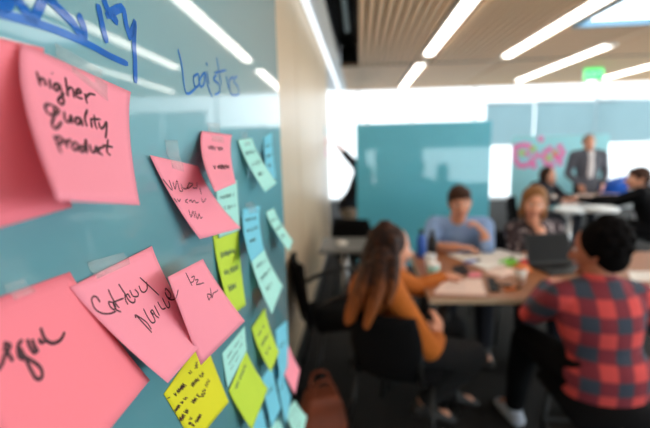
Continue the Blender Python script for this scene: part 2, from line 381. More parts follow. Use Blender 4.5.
obj('frame', bm, mat('blue_grey_frame', lin(120, 160, 185), .5), t); obj('diffuser', bx(-w2+.001, w2-.001, -l2+.001, l2-.001, .05, .06), 'sky', t)

# ------------------------------------------------------------------ glass partition band with shades (blue-grey) in front of the far windows
for i, (a, b) in enumerate(((3.15, 4.30), (4.34, 5.75), (5.79, 7.3), (7.34, 8.8))):
    t = thing('roller_shade', ['blue grey roller shade in the far window, leftmost, above the small teal board', 'blue grey roller shade in the far window above the standing man',
        'blue grey roller shade in the far window near the right edge', 'blue grey roller shade in the far window, furthest right'][i], 'shade', ((a+b)/2, 11.35, 2.42), group='roller shades on the far windows')
    h = (b-a)/2
    obj('fabric', bx(-h, h, -.003, .003, -1.0, 0), 'shade', t); obj('roller', tube(BM(), [(-h, 0, .02), (h, 0, .02)], [.03], k=1, cap=False), 'white', t, True)
    obj('bottom_bar', bx(-h, h, -.01, .01, -1.02, -.995), 'white', t)
    obj('bracket', bx(-h, -h+.02, -.01, .26, .0, .04), 'white', t)
# ------------------------------------------------------------------ exit sign
c = WP(593, 75, 7.9)
t = thing('exit_sign', 'lit green exit sign hanging below the wood ceiling', 'exit sign', (c.x, c.y, c.z-.1))
obj('housing', bx(-.165, .165, -.02, .02, 0, .21, bev=.004), 'white', t)
obj('lit_panel', bx(-.155, .155, -.026, -.0201, .01, .20), 'exit', t)
obj('stem', bx(-.012, .012, -.012, .012, .2101, ZC-c.z+.1), 'white', t)
tx = bpy.data.curves.new('exit_text', 'FONT'); tx.body = 'EXIT'; tx.size = .15; tx.align_x = 'CENTER'; tx.extrude = .001
to = bpy.data.objects.new('tmp', tx); C.objects.link(to); dg = bpy.context.evaluated_depsgraph_get()
me = bpy.data.meshes.new_from_object(to.evaluated_get(dg)); bpy.data.objects.remove(to)
o = link('lettering', me, mat('pale_green_letter', lin(170, 250, 190), .5, var=0, emit=1), t); o.rotation_euler = (PI/2, 0, 0); o.location = (0, -.0275, .055)

# ------------------------------------------------------------------ the near glass board
BA, D = math.radians(1.25), .155
bd = V((-math.sin(BA), math.cos(BA), 0)); bn = V((math.cos(BA), math.sin(BA), 0)); EZ = V((0, 0, 1))
def onboard(x, y, lift=0.0): v = ray(x, y); return EYE + v*(-(D-lift)/v.dot(bn))
def bpt(s, lift, z): return EYE*0 + bd*s + bn*(lift-D) + EZ*z
S1 = (onboard(283, 200)-EYE).dot(bd)
board = thing('glass_board', 'large teal glass board in front, covered with sticky notes and blue marker writing', 'glass board', bpt(.4, 0, 0), BA)
bl = board.matrix_local if False else Matrix.Translation(bpt(.4, 0, 0)) @ Matrix.Rotation(BA, 4, 'Z')
obj('glass_panel', bx(-.008, 0, -1.2, S1-.4, .45, 2.2, bev=.0015), 'tealf', board)
for s in (-1.0, S1-.4-.25):
    obj('stand_post', bx(-.05, -.02, s-.02, s+.02, .06, 2.1, bev=.003), 'chrome', board)
    obj('bracket', bx(-.0199, -.0085, s-.03, s+.03, 1.9, 1.98), 'chrome', board)
    f_ = obj('foot', bx(-.24, .16, s-.025, s+.025, .05, .08, bev=.004), 'chrome', board)
    for q in (-.22, .14): obj('caster', tube(BM(), [(q, s-.012, .025), (q, s+.012, .025)], [.025], k=1, n=16, cap=False), 'black', f_, True)

def strip_ink(name, strokes, r, m, parent, project, flat=.35, shift=(0, 0, 0)):
    bm = BM()
    for st in strokes:
        pts = []
        P = [V((a, b, 0)) for a, b in st]
        P = catmull(P, 4) if len(P) > 1 else P
        nn = None
        for p in P:
            h = project(p.x, p.y)
            if h is not None: pts.append(h[0]); nn = h[1]
        if len(pts) > 1:
            tube_flat(bm, pts, r, nn, flat)
    if not bm.verts: bm.free(); return None
    return obj(name, bm, m, parent, flat >= .2, shift)
def tube_flat(bm, pts, r, nrm, flat, n=8):
    if flat < .2:
        R_ = []
        for i, p in enumerate(pts):
            t = (pts[min(i+1, len(pts)-1)]-pts[max(i-1, 0)]).normalized(); a = t.cross(nrm).normalized()*r*(.6 if i in (0, len(pts)-1) else 1)
            R_.append([bm.verts.new(q) for q in (p-a, p+a, p+a+nrm*.00012, p-a+nrm*.00012)])
        for q in range(len(R_)-1):
            for j in range(4): bm.faces.new((R_[q][j], R_[q][(j+1) % 4], R_[q+1][(j+1) % 4], R_[q+1][j]))
        bm.faces.new(R_[0][::-1]); bm.faces.new(R_[-1]); return
    rings = []
    for i, p in enumerate(pts):
        t = pts[min(i+1, len(pts)-1)]-pts[max(i-1, 0)]
        if t.length < 1e-7: t = V((0, 1, 0))
        t.normalize(); b = nrm-t*nrm.dot(t); b.normalize(); a = t.cross(b)
        f = .75 if i in (0, len(pts)-1) else 1
        rings.append([bm.verts.new(p+a*r*f*math.cos(2*PI*j/n)+b*r*flat*f*math.sin(2*PI*j/n)) for j in range(n)])
    for q in range(len(rings)-1):
        for j in range(n): bm.faces.new((rings[q][j], rings[q][(j+1) % n], rings[q+1][(j+1) % n], rings[q+1][j]))
    bm.faces.new(rings[0][::-1]); bm.faces.new(rings[-1])

def solve_corner(px, T, wd):
    v = ray(*px).normalized(); Tr = T-EYE; b = v.dot(Tr); c_ = Tr.dot(Tr)-wd*wd; disc = b*b-c_
    tm = -(D-.001)/v.dot(bn)
    if disc < 0: t = b
    else:
        ok = [q for q in (b-disc**.5, b+disc**.5) if D+(v*q).dot(bn) >= .0005]
        t = max(ok) if ok else tm
    return EYE+v*min(t, tm)
NOTES = {}
def note(key, label, m, corners, pw=1.7, layer=0, bow=0.0, W=.1, low=None, high=0):
    TL, TR = (onboard(*corners[i], .0008+layer*.0006+high) for i in (0, 1))
    BR, BLc = solve_corner(corners[2], TR, W), solve_corner(corners[3], TL, W)
    if low is not None: BR, BLc = onboard(*corners[2], low), onboard(*corners[3], low*.8)
    n = 14; grid = []
    for j in range(n+1):
        v = j/n; row = []
        for i in range(n+1):
            u = i/n
            top = TL.lerp(TR, u); bot = BLc.lerp(BR, u); p = top.lerp(bot, v)
            l0 = (top-EYE).dot(bn)+D; l1 = (bot-EYE).dot(bn)+D
            want = l0+(l1-l0)*(v**pw)+bow*math.sin(PI*v)*.004
            cur = (p-EYE).dot(bn)+D
            row.append(p+bn*(want-cur))
        grid.append(row)
    base = grid[0][n//2].copy()
    bm = BM(); th = .00012
    A = [[bm.verts.new(p-base) for p in row] for row in grid]
    bm.verts.index_update()
    nr = [[None]*(n+1) for _ in range(n+1)]
    for j in range(n+1):
        for i in range(n+1):
            a = grid[j][min(i+1, n)]-grid[j][max(i-1, 0)]; b = grid[min(j+1, n)][i]-grid[max(j-1, 0)][i]
            nr[j][i] = b.cross(a).normalized()
            if nr[j][i].dot(bn) < 0: nr[j][i] = -nr[j][i]
    B = [[bm.verts.new(grid[j][i]-base-nr[j][i]*th*2) for i in range(n+1)] for j in range(n+1)]
    for j in range(n):
        for i in range(n):
            bm.faces.new((A[j][i], A[j+1][i], A[j+1][i+1], A[j][i+1])); bm.faces.new((B[j][i], B[j][i+1], B[j+1][i+1], B[j+1][i]))
    ring = [(0, i) for i in range(n)]+[(j, n) for j in range(n)]+[(n, n-i) for i in range(n)]+[(n-j, 0) for j in range(n)]
    for q in range(len(ring)):
        a, b = ring[q], ring[(q+1) % len(ring)]
        bm.faces.new((A[a[0]][a[1]], A[b[0]][b[1]], B[b[0]][b[1]], B[a[0]][a[1]]))
    o = obj('sticky_note', bm, m, None, True); o.location = base; tag(o, label, 'sticky note', 'sticky notes on the near glass board')
    verts = [p for row in grid for p in row]
    polys = [(j*(n+1)+i, (j+1)*(n+1)+i, (j+1)*(n+1)+i+1, j*(n+1)+i+1) for j in range(n) for i in range(n)]
    NOTES[key] = (o, BVHTree.FromPolygons(verts, polys), base, grid, nr)
    return o
def cast(keys):
    def f(x, y):
        best = None
        for k in keys:
            v = ray(x, y).normalized(); h = NOTES[k][1].ray_cast(EYE, v)
            if h[0] is not None and (best is None or h[3] < best[2]):
                nn = h[1] if h[1].dot(v) < 0 else -h[1]; best = (h[0]+nn*.0002, nn, h[3])
        return best
    return f
def write(key, strokes, r, m='ink', keys=None, name='handwriting'):
    return strip_ink(name, strokes, r, m, NOTES[key][0], cast(keys or [key]), shift=NOTES[key][2])
def Z(region, scale, strokes):
    return [[(region[0]+x/scale, region[1]+y/scale) for x, y in s] for s in strokes]
def scrib(p0, p1, amp, n):
    """a line of small joined letters from p0 to p1"""
    d = V((p1[0]-p0[0], p1[1]-p0[1])); L_ = d.length; d.normalize(); q = V((-d.y, d.x)); out = []; cur = []
    k = 0; x = 0
    while x < L_:
        a = random.uniform(.5, 1)*amp*(1 if k % 2 else -1); p = V(p0)+d*x+q*a; cur.append((p.x, p.y)); k += 1
        x += L_/n*random.uniform(.6, 1.3)
        if random.random() < .14 and len(cur) > 2: out.append(cur); cur = []; x += L_/n*1.3
    if len(cur) > 1: out.append(cur)
    return out
def uvwrite(key, lines, r, m='greyink'):
    """handwritten lines given on the paper itself (u right, v down)"""
    o, bvh, base, grid, nr = NOTES[key]; n = 14; st = []
    def pr(u, v):
        u = min(max(u, .02), .98); v = min(max(v, .02), .98)
        i = min(int(u*n), n-1); j = min(int(v*n), n-1); a = u*n-i; b = v*n-j
        p = grid[j][i].lerp(grid[j][i+1], a).lerp(grid[j+1][i].lerp(grid[j+1][i+1], a), b); return (p+nr[j][i]*.0003, nr[j][i])
    for (u0, v0, u1, v1) in lines: st += scrib((u0, v0), (u1, v1), .045, max(5, int(abs(u1-u0)*30)))
    return strip_ink('handwriting', st, r, m, o, pr, shift=base)
def tape(key, corners, lift=.004):
    pts = [onboard(*c_, lift) for c_ in corners]; base = NOTES[key][2]
    cen = sum(pts, V())/4; bm = BM(); n = 4
    g = []
    for j in range(n+1):
        row = []
        for i in range(n+1):
            p = pts[0].lerp(pts[1], i/n).lerp(pts[3].lerp(pts[2], i/n), j/n); h = NOTES[key][1].ray_cast(EYE, (p-EYE).normalized())
            if h[0] is not None: p = h[0]-(h[0]-EYE).normalized()*.0008
            else: p = p-bn*(lift-.0012)
            row.append(bm.verts.new(p-base))
        g.append(row)
    for j in range(n):
        for i in range(n): bm.faces.new((g[j][i], g[j+1][i], g[j+1][i+1], g[j][i+1]))
    bmesh.ops.solidify(bm, geom=bm.faces[:], thickness=.00008)
    obj('clear_tape', bm, 'tape', NOTES[key][0], True)

note('P1', 'coral pink note at the left edge, partly behind the higher quality product note', 'coral', [(-190, -6), (44, 48), (72, 207), (-120, 262)], 1.5, low=.022)
note('P2', 'pink note reading higher quality product', 'pink', [(22, 43), (131, 92), (140, 205), (58, 200)], 1.3, layer=4)
note('P3', 'pink note with a word ending in gue, cut off by the left edge', 'coral', [(-115, 338), (70, 272), (150, 380), (70, 478)], 1.4)
note('P5', 'pink note tucked at the right of Catchy Name, small writing in its top corner', 'pink', [(168, 277), (203, 259), (245, 321), (201, 365)], 1.3, layer=3, high=.020)
note('P4', 'pink note reading Catchy Name', 'pink', [(70, 287), (152, 246), (203, 343), (168, 383)], 1.35, layer=2)
note('P6', 'pink note reading visibility to come to life, right of the higher quality note', 'pink', [(150, 155), (198, 166), (241, 228), (200, 239)], 1.9, layer=3)
note('P7', 'pink note taped above an aqua note, near the top centre', 'pink', [(202, 131), (232, 135), (236, 183), (215, 192)], 1.5, layer=2)
note('A1', 'pale aqua note peeking out below the upper pink note', 'aqua', [(216, 186), (237, 180), (240, 230), (219, 238)], 1.4, low=.003)
note('Y1', 'lime green note hanging below the visibility note', 'lime', [(213, 236), (239, 230), (246, 305), (231, 316)], 1.5)
note('A6', 'pale aqua note behind the tip of the lime note, right of the yellow note', 'aqua', [(222, 354), (245, 326), (247, 350), (228, 388)], 1.4, low=.004)
note('Y4', 'bright yellow note with several lines of slanted handwriting at the bottom', 'yellow', [(164, 394), (204, 336), (229, 402), (194, 445)], 1.2)
note('Y3', 'big blank lime green note right of the yellow note', 'lime', [(229, 391), (246, 350), (268, 389), (252, 430)], 1.4, layer=2)
note('Y2', 'smaller lime green note with writing, high right of the blank lime note', 'lime', [(252, 328), (265, 308), (279, 352), (271, 372)], 1.6, layer=2)
note('A3', 'thin light blue note near the top right board edge', 'blue', [(264, 137), (272, 132), (276, 178), (268, 182)], 1.4)
note('A2', 'pale aqua note with writing, right of the upper pink note', 'aqua', [(238, 140), (252, 138), (277, 183), (265, 192)], 1.5, layer=2)
note('A5', 'narrow pale aqua note curling off the right edge of the board', 'aqua', [(266, 212), (274, 208), (293, 241), (289, 251)], 1.4)
note('B1', 'sky blue note standing above a pale aqua note in the middle column', 'blue', [(243, 209), (260, 206), (264, 250), (251, 262)], 1.5)
note('A4', 'pale aqua note with two written lines, under the sky blue note', 'aqua', [(250, 254), (264, 248), (283, 286), (272, 314)], 1.4, layer=2)
note('A7', 'sky blue note behind the small pink note, above the blue cluster', 'blue', [(276, 330), (287, 320), (289, 362), (281, 384)], 1.4)
note('P8', 'small bright pink note at the lower right board edge', 'pink', [(282, 367), (289, 345), (300, 370), (295, 394)], 1.4, layer=3)
note('A8', 'sky blue note right of the blank lime green note', 'blue', [(262, 378), (272, 364), (281, 408), (272, 428)], 1.4)
note('A11', 'sky blue note below the small pink note', 'blue', [(277, 372), (284, 362), (291, 398), (286, 424)], 1.4)
note('A9', 'pale aqua note with faint writing at the very bottom right', 'aqua', [(286, 412), (295, 400), (307, 416), (301, 446)], 1.4, layer=2)
note('A10', 'sky blue note at the bottom, just right of the lowest lime corner', 'blue', [(252, 424), (262, 408), (270, 440), (260, 466)], 1.4)
note('A12', 'pale aqua note at the bottom edge between two sky blue notes', 'aqua', [(268, 432), (279, 416), (289, 444), (279, 470)], 1.4, layer=2)

HQ = [[(45,66),(52,95),(60,120)],[(53,106),(62,92),(73,95),(80,120)],[(95,96),(97,130)],[(103,70),(106,73)],[(130,112),(115,114),(112,132),(126,138),(133,115),(146,160),(150,185),(138,192),(128,176),(152,150)],
 [(156,88),(162,125),(166,160)],[(163,140),(176,126),(186,135),(191,166)],[(200,150),(217,146),(210,132),(199,142),(202,163),(222,170)],[(232,150),(240,188)],[(237,166),(250,152),(272,155)],
 [(112,200),(88,192),(78,206),(92,230),(118,232),(131,216),(116,202),(112,240),(104,270),(118,287),(142,262)],[(152,222),(155,252),(170,262),(179,236),(183,266)],[(216,246),(199,245),(195,264),(209,270),(217,249),(223,276)],
 [(242,214),(232,246),(240,278)],[(256,254),(259,282)],[(268,234),(272,270),(280,288)],[(254,250),(292,250)],[(286,262),(292,284),(305,281),(317,260),(316,298),(312,322)],
 [(112,315),(125,345),(138,380)],[(115,325),(134,318),(146,334),(128,350)],[(156,330),(163,360)],[(159,342),(176,330)],[(190,340),(182,355),(192,371),(206,358),(200,342),(188,342)],[(226,354),(213,360),(215,376),(230,371),(236,328),(240,382)],
 [(252,350),(255,372),(268,379),(278,356),(283,384)],[(306,360),(291,362),(286,378),(300,389)],[(322,330),(318,375),(331,389)],[(302,352),(340,358)]]
write('P2', Z((25, 55), 3.89, HQ), .00078)
CN = [[(120,262),(95,222),(66,215),(52,245),(76,310),(130,350),(200,355),(250,335)],[(218,264),(190,260),(205,300),(238,322),(246,294),(226,268),(252,322),(290,340)],
 [(188,158),(215,220),(258,288),(276,306)],[(222,264),(312,230)],[(272,115),(320,190),(350,240),(378,264),(402,260),(404,232)],[(322,196),(328,244),(348,280)],[(330,214),(346,196),(368,228)],
 [(362,164),(388,212),(426,214),(430,188),(404,158)],[(436,128),(456,172),(482,180),(504,150),(498,96)],[(446,62),(520,130),(600,205)]]
NM = [[(75,250),(120,298),(190,375)],[(76,272),(76,250),(150,300),(186,352)],[(130,205),(162,268),(190,304),(212,298),(206,270),(178,222)],[(204,246),(184,226),(196,216),(216,252),(240,270)],
 [(208,184),(244,254)],[(232,156),(262,206),(288,200)],[(264,128),(300,196),(318,186),(308,150)],[(286,76),(290,60),(322,98),(322,128),(298,120),(284,86),(306,130),(334,142),(362,128),(378,70)]]
write('P4', Z((85, 270), 8.125, CN)+Z((125, 280), 7.133, NM), .00056, keys=['P4', 'P5'])
write('P5', Z((80, 250), 4.643, [[(490,106),(520,166)],[(516,128),(530,122),(526,145),(516,150)],[(534,140),(548,138),(540,160),(575,152)],[(590,205),(598,232),(606,208),(590,205)],[(604,176),(612,222),(618,200),(628,196),(640,186)]]), .0005)
write('P3', Z((0, 300), 4.75, [[(-10,330),(10,300),(30,250),(60,290)],[(16,206),(46,214),(36,238),(14,226)],[(104,190),(84,220),(90,268),(112,282)],[(92,226),(120,278),(150,340),(172,374),(198,366),(188,318),(120,272),(80,262)],[(128,186),(142,226),(164,252),(172,222)],[(150,186),(166,226),(180,248)],[(192,132),(204,168),(214,192),(192,202),(186,182)],[(214,188),(246,206),(284,192),(306,154)]]), .0010)
write('P6', Z((140, 145), 6.11, [[(138,208),(196,276),(176,214)],[(200,226),(214,270),(224,216),(240,276),(258,280),(250,236)],[(262,262),(282,268),(300,230),(290,266),(322,240),(300,232)],[(322,262),(345,262),(346,228)],[(366,262),(372,300)],
 [(206,326),(226,350)],[(226,330),(238,344),(246,330)],[(290,330),(276,344),(292,354)],[(300,344),(312,336),(318,352),(330,338),(340,352),(356,350)],[(374,326),(386,350),(402,326)],[(296,396),(312,440),(322,404),(334,446)],[(334,404),(350,452),(360,420),(368,448),(380,440)]]), .00052)
y4 = []
for a, b, am, n in (((86,284),(132,236),13,9),((150,190),(158,180),8,3),((178,168),(182,140),8,3),((72,372),(142,288),9,13),((160,244),(214,186),10,10),((102,404),(146,344),11,9),((164,318),(190,284),11,6),((204,292),(236,212),11,9),((150,412),(160,380),9,4),((164,420),(200,370),11,8)):
    y4 += scrib(a, b, am, n*1.7)
y4.append([(50,300),(66,294)])
write('Y4', Z((155, 330), 4.37, y4), .00042)
uvwrite('P7', [(.2, .3, .7, .32), (.25, .65, .85, .68)], .0006, 'ink')
for k in ('A2', 'A4', 'B1', 'A5', 'Y2', 'A6', 'Y1', 'A9', 'A1', 'A3', 'A8', 'A11', 'A7'):
    uvwrite(k, [(.15, .25, .8, .26), (.15, .47, .85, .48), (.2, .68, .6, .69)] if k not in ('A8', 'A11', 'A7') else [(.2, .4, .7, .41)], .00042 if k[0] != 'Y' else .0005)
uvwrite('Y3', [(.2, .15, .85, .16)], .0006)
tape('P2', [(60, 42), (107, 70), (108, 101), (62, 64)]); tape('P4', [(92, 262), (128, 252), (130, 264), (97, 279)]); tape('P6', [(168, 140), (181, 140), (184, 172), (172, 168)])
tape('P7', [(210, 122), (222, 123), (224, 143), (212, 141)]); tape('A2', [(243, 132), (249, 131), (251, 145), (245, 146)]); tape('B1', [(247, 203), (255, 201), (258, 212), (249, 214)]); tape('P3', [(10, 284), (30, 278), (36, 292), (14, 300)])
# blue marker words on the glass
bi = Matrix.Translation(bpt(.4, 0, 0)) @ Matrix.Rotation(BA, 4, 'Z'); bi = bi.inverted()
def onb(x, y): p = onboard(x, y, .0003); return (bi @ p, V((1, 0, 0)))
Qs = [[(-16,-20),(-4,-4),(6,6),(14,-8)],[(14,-6),(24,9),(33,19),(40,6),(46,-8)],[(46,-6),(58,8),(72,22),(83,38),(84,28),(78,14)],[(98,4),(102,24),(107,43)],[(102,-6),(108,10),(118,23)],[(106,16),(122,8),(126,24),(131,40)],
      [(135,20),(134,42),(135,60),(135.5,83)],[(135,24),(131,34)]]
strip_ink('handwriting', Qs, .0030, 'blueink', board, onb, .15)
strip_ink('underline', [[(-40,0),(0,13),(45,26),(84,42),(110,56),(128,64)]], .0022, 'blueink', board, onb, .15)
Ls = Z((168, 40), 6.59, [[(65,60),(90,160),(120,350),(195,305)],[(200,222),(168,246),(180,310),(206,288),(200,222)],[(238,214),(210,262),(216,308),(240,282),(244,212),(262,300),(292,376)],[(252,150),(260,168)],[(256,205),(272,290)],
      [(322,230),(300,258),(336,292),(340,342),(308,360)],[(320,115),(335,200),(352,300)],[(308,216),(385,198)],[(385,236),(402,326)],[(432,240),(404,270),(412,348),(438,366)],[(456,238),(432,268),(462,312),(466,356),(430,366)]])
strip_ink('handwriting', Ls, .0013, 'blueink2', board, onb, .15)

# ------------------------------------------------------------------ middle and far teal boards
def rolling_board(name, label, x0, x1, Y, z0, z1, m):
    cx = (x0+x1)/2; h = (x1-x0)/2
    t = thing(name, label, 'glass board', (cx, Y, 0))
    obj('glass_panel', bx(-h, h, 0, .012, z0, z1, bev=.002), m, t)
    for s in (-1, 1):
        obj('post', bx(s*(h-.12)-.018, s*(h-.12)+.018, .0125, .045, .06, z1-.03), 'chrome', t)
        f = obj('foot', bx(s*(h-.12)-.02, s*(h-.12)+.02, -.28, .32, .06, .09, bev=.004), 'chrome', t)
        for q in (-.25, .29): obj('caster', tube(BM(), [(s*(h-.12)-.014, q, .03), (s*(h-.12)+.014, q, .03)], [.03], k=1, n=14, cap=False), 'black', f, True)
    obj('crossbar', bx(-h+.1, h-.1, .0455, .06, .3, .34), 'chrome', t)
    return t
t = rolling_board('glass_board', 'teal glass board on wheels standing behind the table, reflecting the windows', -.04, 1.455, 5.0, .12, 1.76, 'teal')
for q in (-.62, -.12): obj('clip', bx(q-.015, q+.015, -.006, .02, 1.75, 1.785), 'white', t)
b3x0, b3x1 = WP(511, 170, 8).x, WP(607, 170, 8).x
b3 = rolling_board('glass_board', 'pale teal board far back, dotted with pink notes beside the standing man', b3x0, b3x1, 8.0, .3, 1.60, 'tealp')
cols = {'pink': 'magenta_small', 'lime': 'lime', 'orange': 'orange'}
M['magenta_small'] = mat('hot_pink_paper', lin(255, 120, 190), .8)
seedp = [(515,148),(519,146),(524,145),(529,146),(533,149),(515,154),(516,160),(519,165),(524,166),(529,164),(533,160),(528,154),(522,153),(537,155),(534,166),(546,152),(550,149),(555,153),(560,147),(563,152),(561,157),(556,158),(549,158),(546,163),(552,165),(541,139),(560,163),(543,157)]
n0 = None
for i, (px, py) in enumerate(seedp):
    p = WP(px, py, 7.99); m = ['lime', 'orange'][i % 2] if i in (4, 12, 17, 22) else 'magenta_small'
    pr_ = bx(-.045, .045, -.004, .0, -.045, .045); o = obj('sticky_note', pr_, m); o.location = (p.x, 7.9995, p.z); o.rotation_euler = (0, random.uniform(-.1, .1), 0)
    grp = {'lime': 'small lime notes on the far board', 'orange': 'small orange notes on the far board'}.get(m, 'small hot pink notes on the far board')
    tag(o, {'lime': 'tiny lime green note among the pink ones on the far teal board', 'orange': 'tiny orange note among the pink ones on the far teal board'}.get(m, 'tiny hot pink note in the clusters on the far teal board'), 'sticky note', grp)
for i, (py, m, l) in enumerate(((130, 'blue', 'pale blue note high on the beige wall near the pointing hand'), (142, 'pink', 'pale pink note on the wall under the pointing hand'), (153, 'magenta_small', 'hot pink note lowest on the beige wall near the far windows'))):
    p = EYE+ray(325.5+i*.5, py)*(-.457/ray(325.5+i*.5, py).x)
    o = obj('sticky_note', bx(0, .004, -.07, .07, -.06, .06), m); o.location = (-.4595, min(p.y, 6.3), p.z); tag(o, l, 'sticky note')

# ------------------------------------------------------------------ people
def hand(bm, W, d, n, side=1, curl=.5, s=1.0):
    """palm, four fingers and a thumb; d towards the fingertips, n out of the back of the hand, side = thumb side"""
    d = V(d).normalized(); n = V(n); n = (n-d*n.dot(d)).normalized(); a = d.cross(n)*side
    tube(bm, [W-d*.01, W+d*.03*s, W+d*.085*s], [(.024*s, .018*s), (.036*s, .016*s), (.040*s, .013*s)], side=a, n=12)
    for k, L_ in enumerate((.070, .078, .072, .056)):
        p = W+d*(.080-.004*abs(k-1))*s+a*(.031-.0205*k)*s; ang = 0; pts = [p-d*.015*s, p]
        for q, f in enumerate((.42, .32, .26)):
            ang += curl*(.5 if q == 0 else .9); pts.append(pts[-1]+(d*math.cos(ang)-n*math.sin(ang))*L_*f*s)
        tube(bm, pts, [.0095*s, .0095*s, .009*s, .0085*s, .0075*s], n=8, k=2)
    p = W+d*.025*s+a*.028*s; d2 = (d*.6+a*.7-n*.25).normalized(); d3 = (d*.9+a*.25-n*.35).normalized()
    tube(bm, [p-a*.012, p+d2*.032*s, p+d2*.032*s+d3*.03*s], [.014*s, .011*s, .009*s], n=8, k=2)
def person(label, J, fwd, look, clothes, hair, skin='skin', s=1.0, voxel=.008, hairshape=(), extra_hair=(), female=False, group=None):
    H = {k: V(v) for k, v in J.items() if k[:2] != 'hd'}
    f = V((fwd[0], fwd[1], 0)).normalized(); r = V((f.y, -f.x, 0)); U = V((0, 0, 1))
    base = V((H['hip'].x, H['hip'].y, 0)); root = thing('person', label, 'person', base, 0, group)
    sp_top = H['neck']; ch = H['chest']; hip = H['hip']; wst = hip.lerp(ch, .45)
    def torso(bm, g, lo=-.07):
        wd = .92 if female else 1.0
        tube(bm, [hip+U*lo, hip+U*.02, wst, ch, ch.lerp(sp_top, .55), ch.lerp(sp_top, .86)],
             [((.155+.01*female)*s+g, .10*s+g), (.165*s+g, .115*s+g), (.132*wd*s+g, .098*s+g), (.160*wd*s+g, .118*s+g), (.165*wd*s+g, .098*s+g), (.105*s+g, .07*s+g)], side=r, n=24, k=4)
        for S in ('L', 'R'): tube(bm, [ch.lerp(sp_top, .8), H['sh'+S]], [.062*s+g, .056*s+g], k=2, n=14)
    def arm(bm, S, g, upto=1.0):
        a, b, c = H['sh'+S], H['el'+S], H['wr'+S]
        tube(bm, [a, a.lerp(b, .5), b], [.054*s+g, .047*s+g, .040*s+g], n=14)
        if upto > 0:
            e = b.lerp(c, upto); tube(bm, [b, b.lerp(e, .4), e], [.040*s+g, .039*s+g, (.040-(.014*upto))*s+g], n=14)
    def leg(bm, S, g, upto=1.0):
        a = hip+r*(.085*s if S == 'R' else -.085*s)-U*.02; b, c = H['kn'+S], H['an'+S]
        tube(bm, [a, a.lerp(b, .5), b], [.088*s+g, .074*s+g, .056*s+g], n=16)
        e = b.lerp(c, upto); tube(bm, [b, b.lerp(e, .35), e], [.056*s+g, .055*s+g, .036*s+g+.004], n=16)
    # head matrix
    ly, lp, lr = look; lf = V((ly[0], ly[1], 0)).normalized(); lrt = V((lf.y, -lf.x, 0))
    R3 = Matrix((lrt, lf, U)).transposed().to_4x4()
    HM = Matrix.Translation(H['head']) @ R3 @ Matrix.Rotation(lp, 4, 'X') @ Matrix.Rotation(lr, 4, 'Y') @ Matrix.Scale(s, 4)
    bm = BM(); torso(bm, 0); [arm(bm, S, 0) for S in 'LR']; [leg(bm, S, 0) for S in 'LR']
    for S in 'LR':
        hd = J.get('hd'+S); hand(bm, H['wr'+S], hd[0], hd[1], side=(1 if S == 'L' else -1)*hd[2], curl=hd[3], s=s)
        tube(bm, [H['an'+S], H['an'+S]-U*.05, H['an'+S]-U*.05+V(J.get('toe', f))*.13], [.036*s, .034*s, .030*s], n=10)
    tube(bm, [sp_top-U*.05, sp_top.lerp(H['head'], .45), H['head']-HM.to_3x3() @ V((0, .025, .02))], [.062*s, .054*s, .052*s], n=16)
    q = bmesh.ops.create_uvsphere(bm, u_segments=32, v_segments=24, radius=1)
    for v in q['verts']:
        x, y, z = v.co; X = .074*x; Y_ = .094*y; Zc = .120*z
        if z < 0: X *= 1-.38*(-z)**1.3; Y_ = Y_*(1-.30*(-z)) if y < 0 else Y_*(1-.06*(-z))
        if z < -.2 and y > 0: Y_ += .010*(-z)*y
        if y > .75 and -.05 < z < .35 and .2 < abs(x) < .62: Y_ -= .006      # eye sockets
        if z > 0: X *= 1+.04*z
        v.co = HM @ V((X, Y_, Zc))
    tube(bm, [HM @ V((0, .086, .022)), HM @ V((0, .101, -.008)), HM @ V((0, .110, -.028)), HM @ V((0, .094, -.036))], [.0085*s, .0105*s, .0145*s, .011*s], n=10, k=2)
    for sg in (-1, 1):
        tube(bm, [HM @ V((sg*.074, -.012, .024)), HM @ V((sg*.080, -.016, 0)), HM @ V((sg*.072, -.004, -.028))], [(.008*s, .016*s), (.008*s, .020*s), (.006*s, .010*s)], side=HM.to_3x3() @ V((1, 0, 0)), n=10, k=2)
        ell(bm, (sg*.036, .066, -.022), (.024, .022, .022), HM, 12, 8)       # cheeks
    ell(bm, (0, .082, -.098), (.020, .016, .015), HM, 12, 8)                 # chin
    fobj('body', bm, skin, root, voxel, base)
    for sg in (-1, 1):
        e = ell(BM(), (sg*.030, .079, .010), (.0125, .0095, .0085), HM, 14, 10); eo = obj('eye', e, 'eye', root, True, base)
        obj('iris', ell(BM(), (sg*.030, .0860, .010), (.0055, .0035, .0055), HM, 10, 8), 'iris', eo, True, base)
        obj('eyebrow', tube(BM(), [HM @ V((sg*.014, .090, .028)), HM @ V((sg*.032, .088, .033)), HM @ V((sg*.048, .076, .028))], [.003*s, .0035*s, .002*s], n=6, k=2), hair, root, True, base)
    obj('mouth', tube(BM(), [HM @ V((-.022, .086, -.061)), HM @ V((0, .0945, -.058)), HM @ V((.022, .086, -.061))], [(.003*s, .004*s), (.0045*s, .007*s), (.003*s, .004*s)], side=(0, 0, 1), n=8, k=3), 'lip', root, True, base)
    # hair
    bm = BM(); cut = (0, -.022, .028)
    for cc, rr in ([(cut, (.086, .100, .104))] + list(hairshape)): ell(bm, cc, rr, HM, 24, 16)
    for pts, rad in extra_hair: tube(bm, pts, rad, side=J.get('hairside', r), n=16, k=3)
    ho = fobj('hair', bm, hair, root, voxel, base, 1)
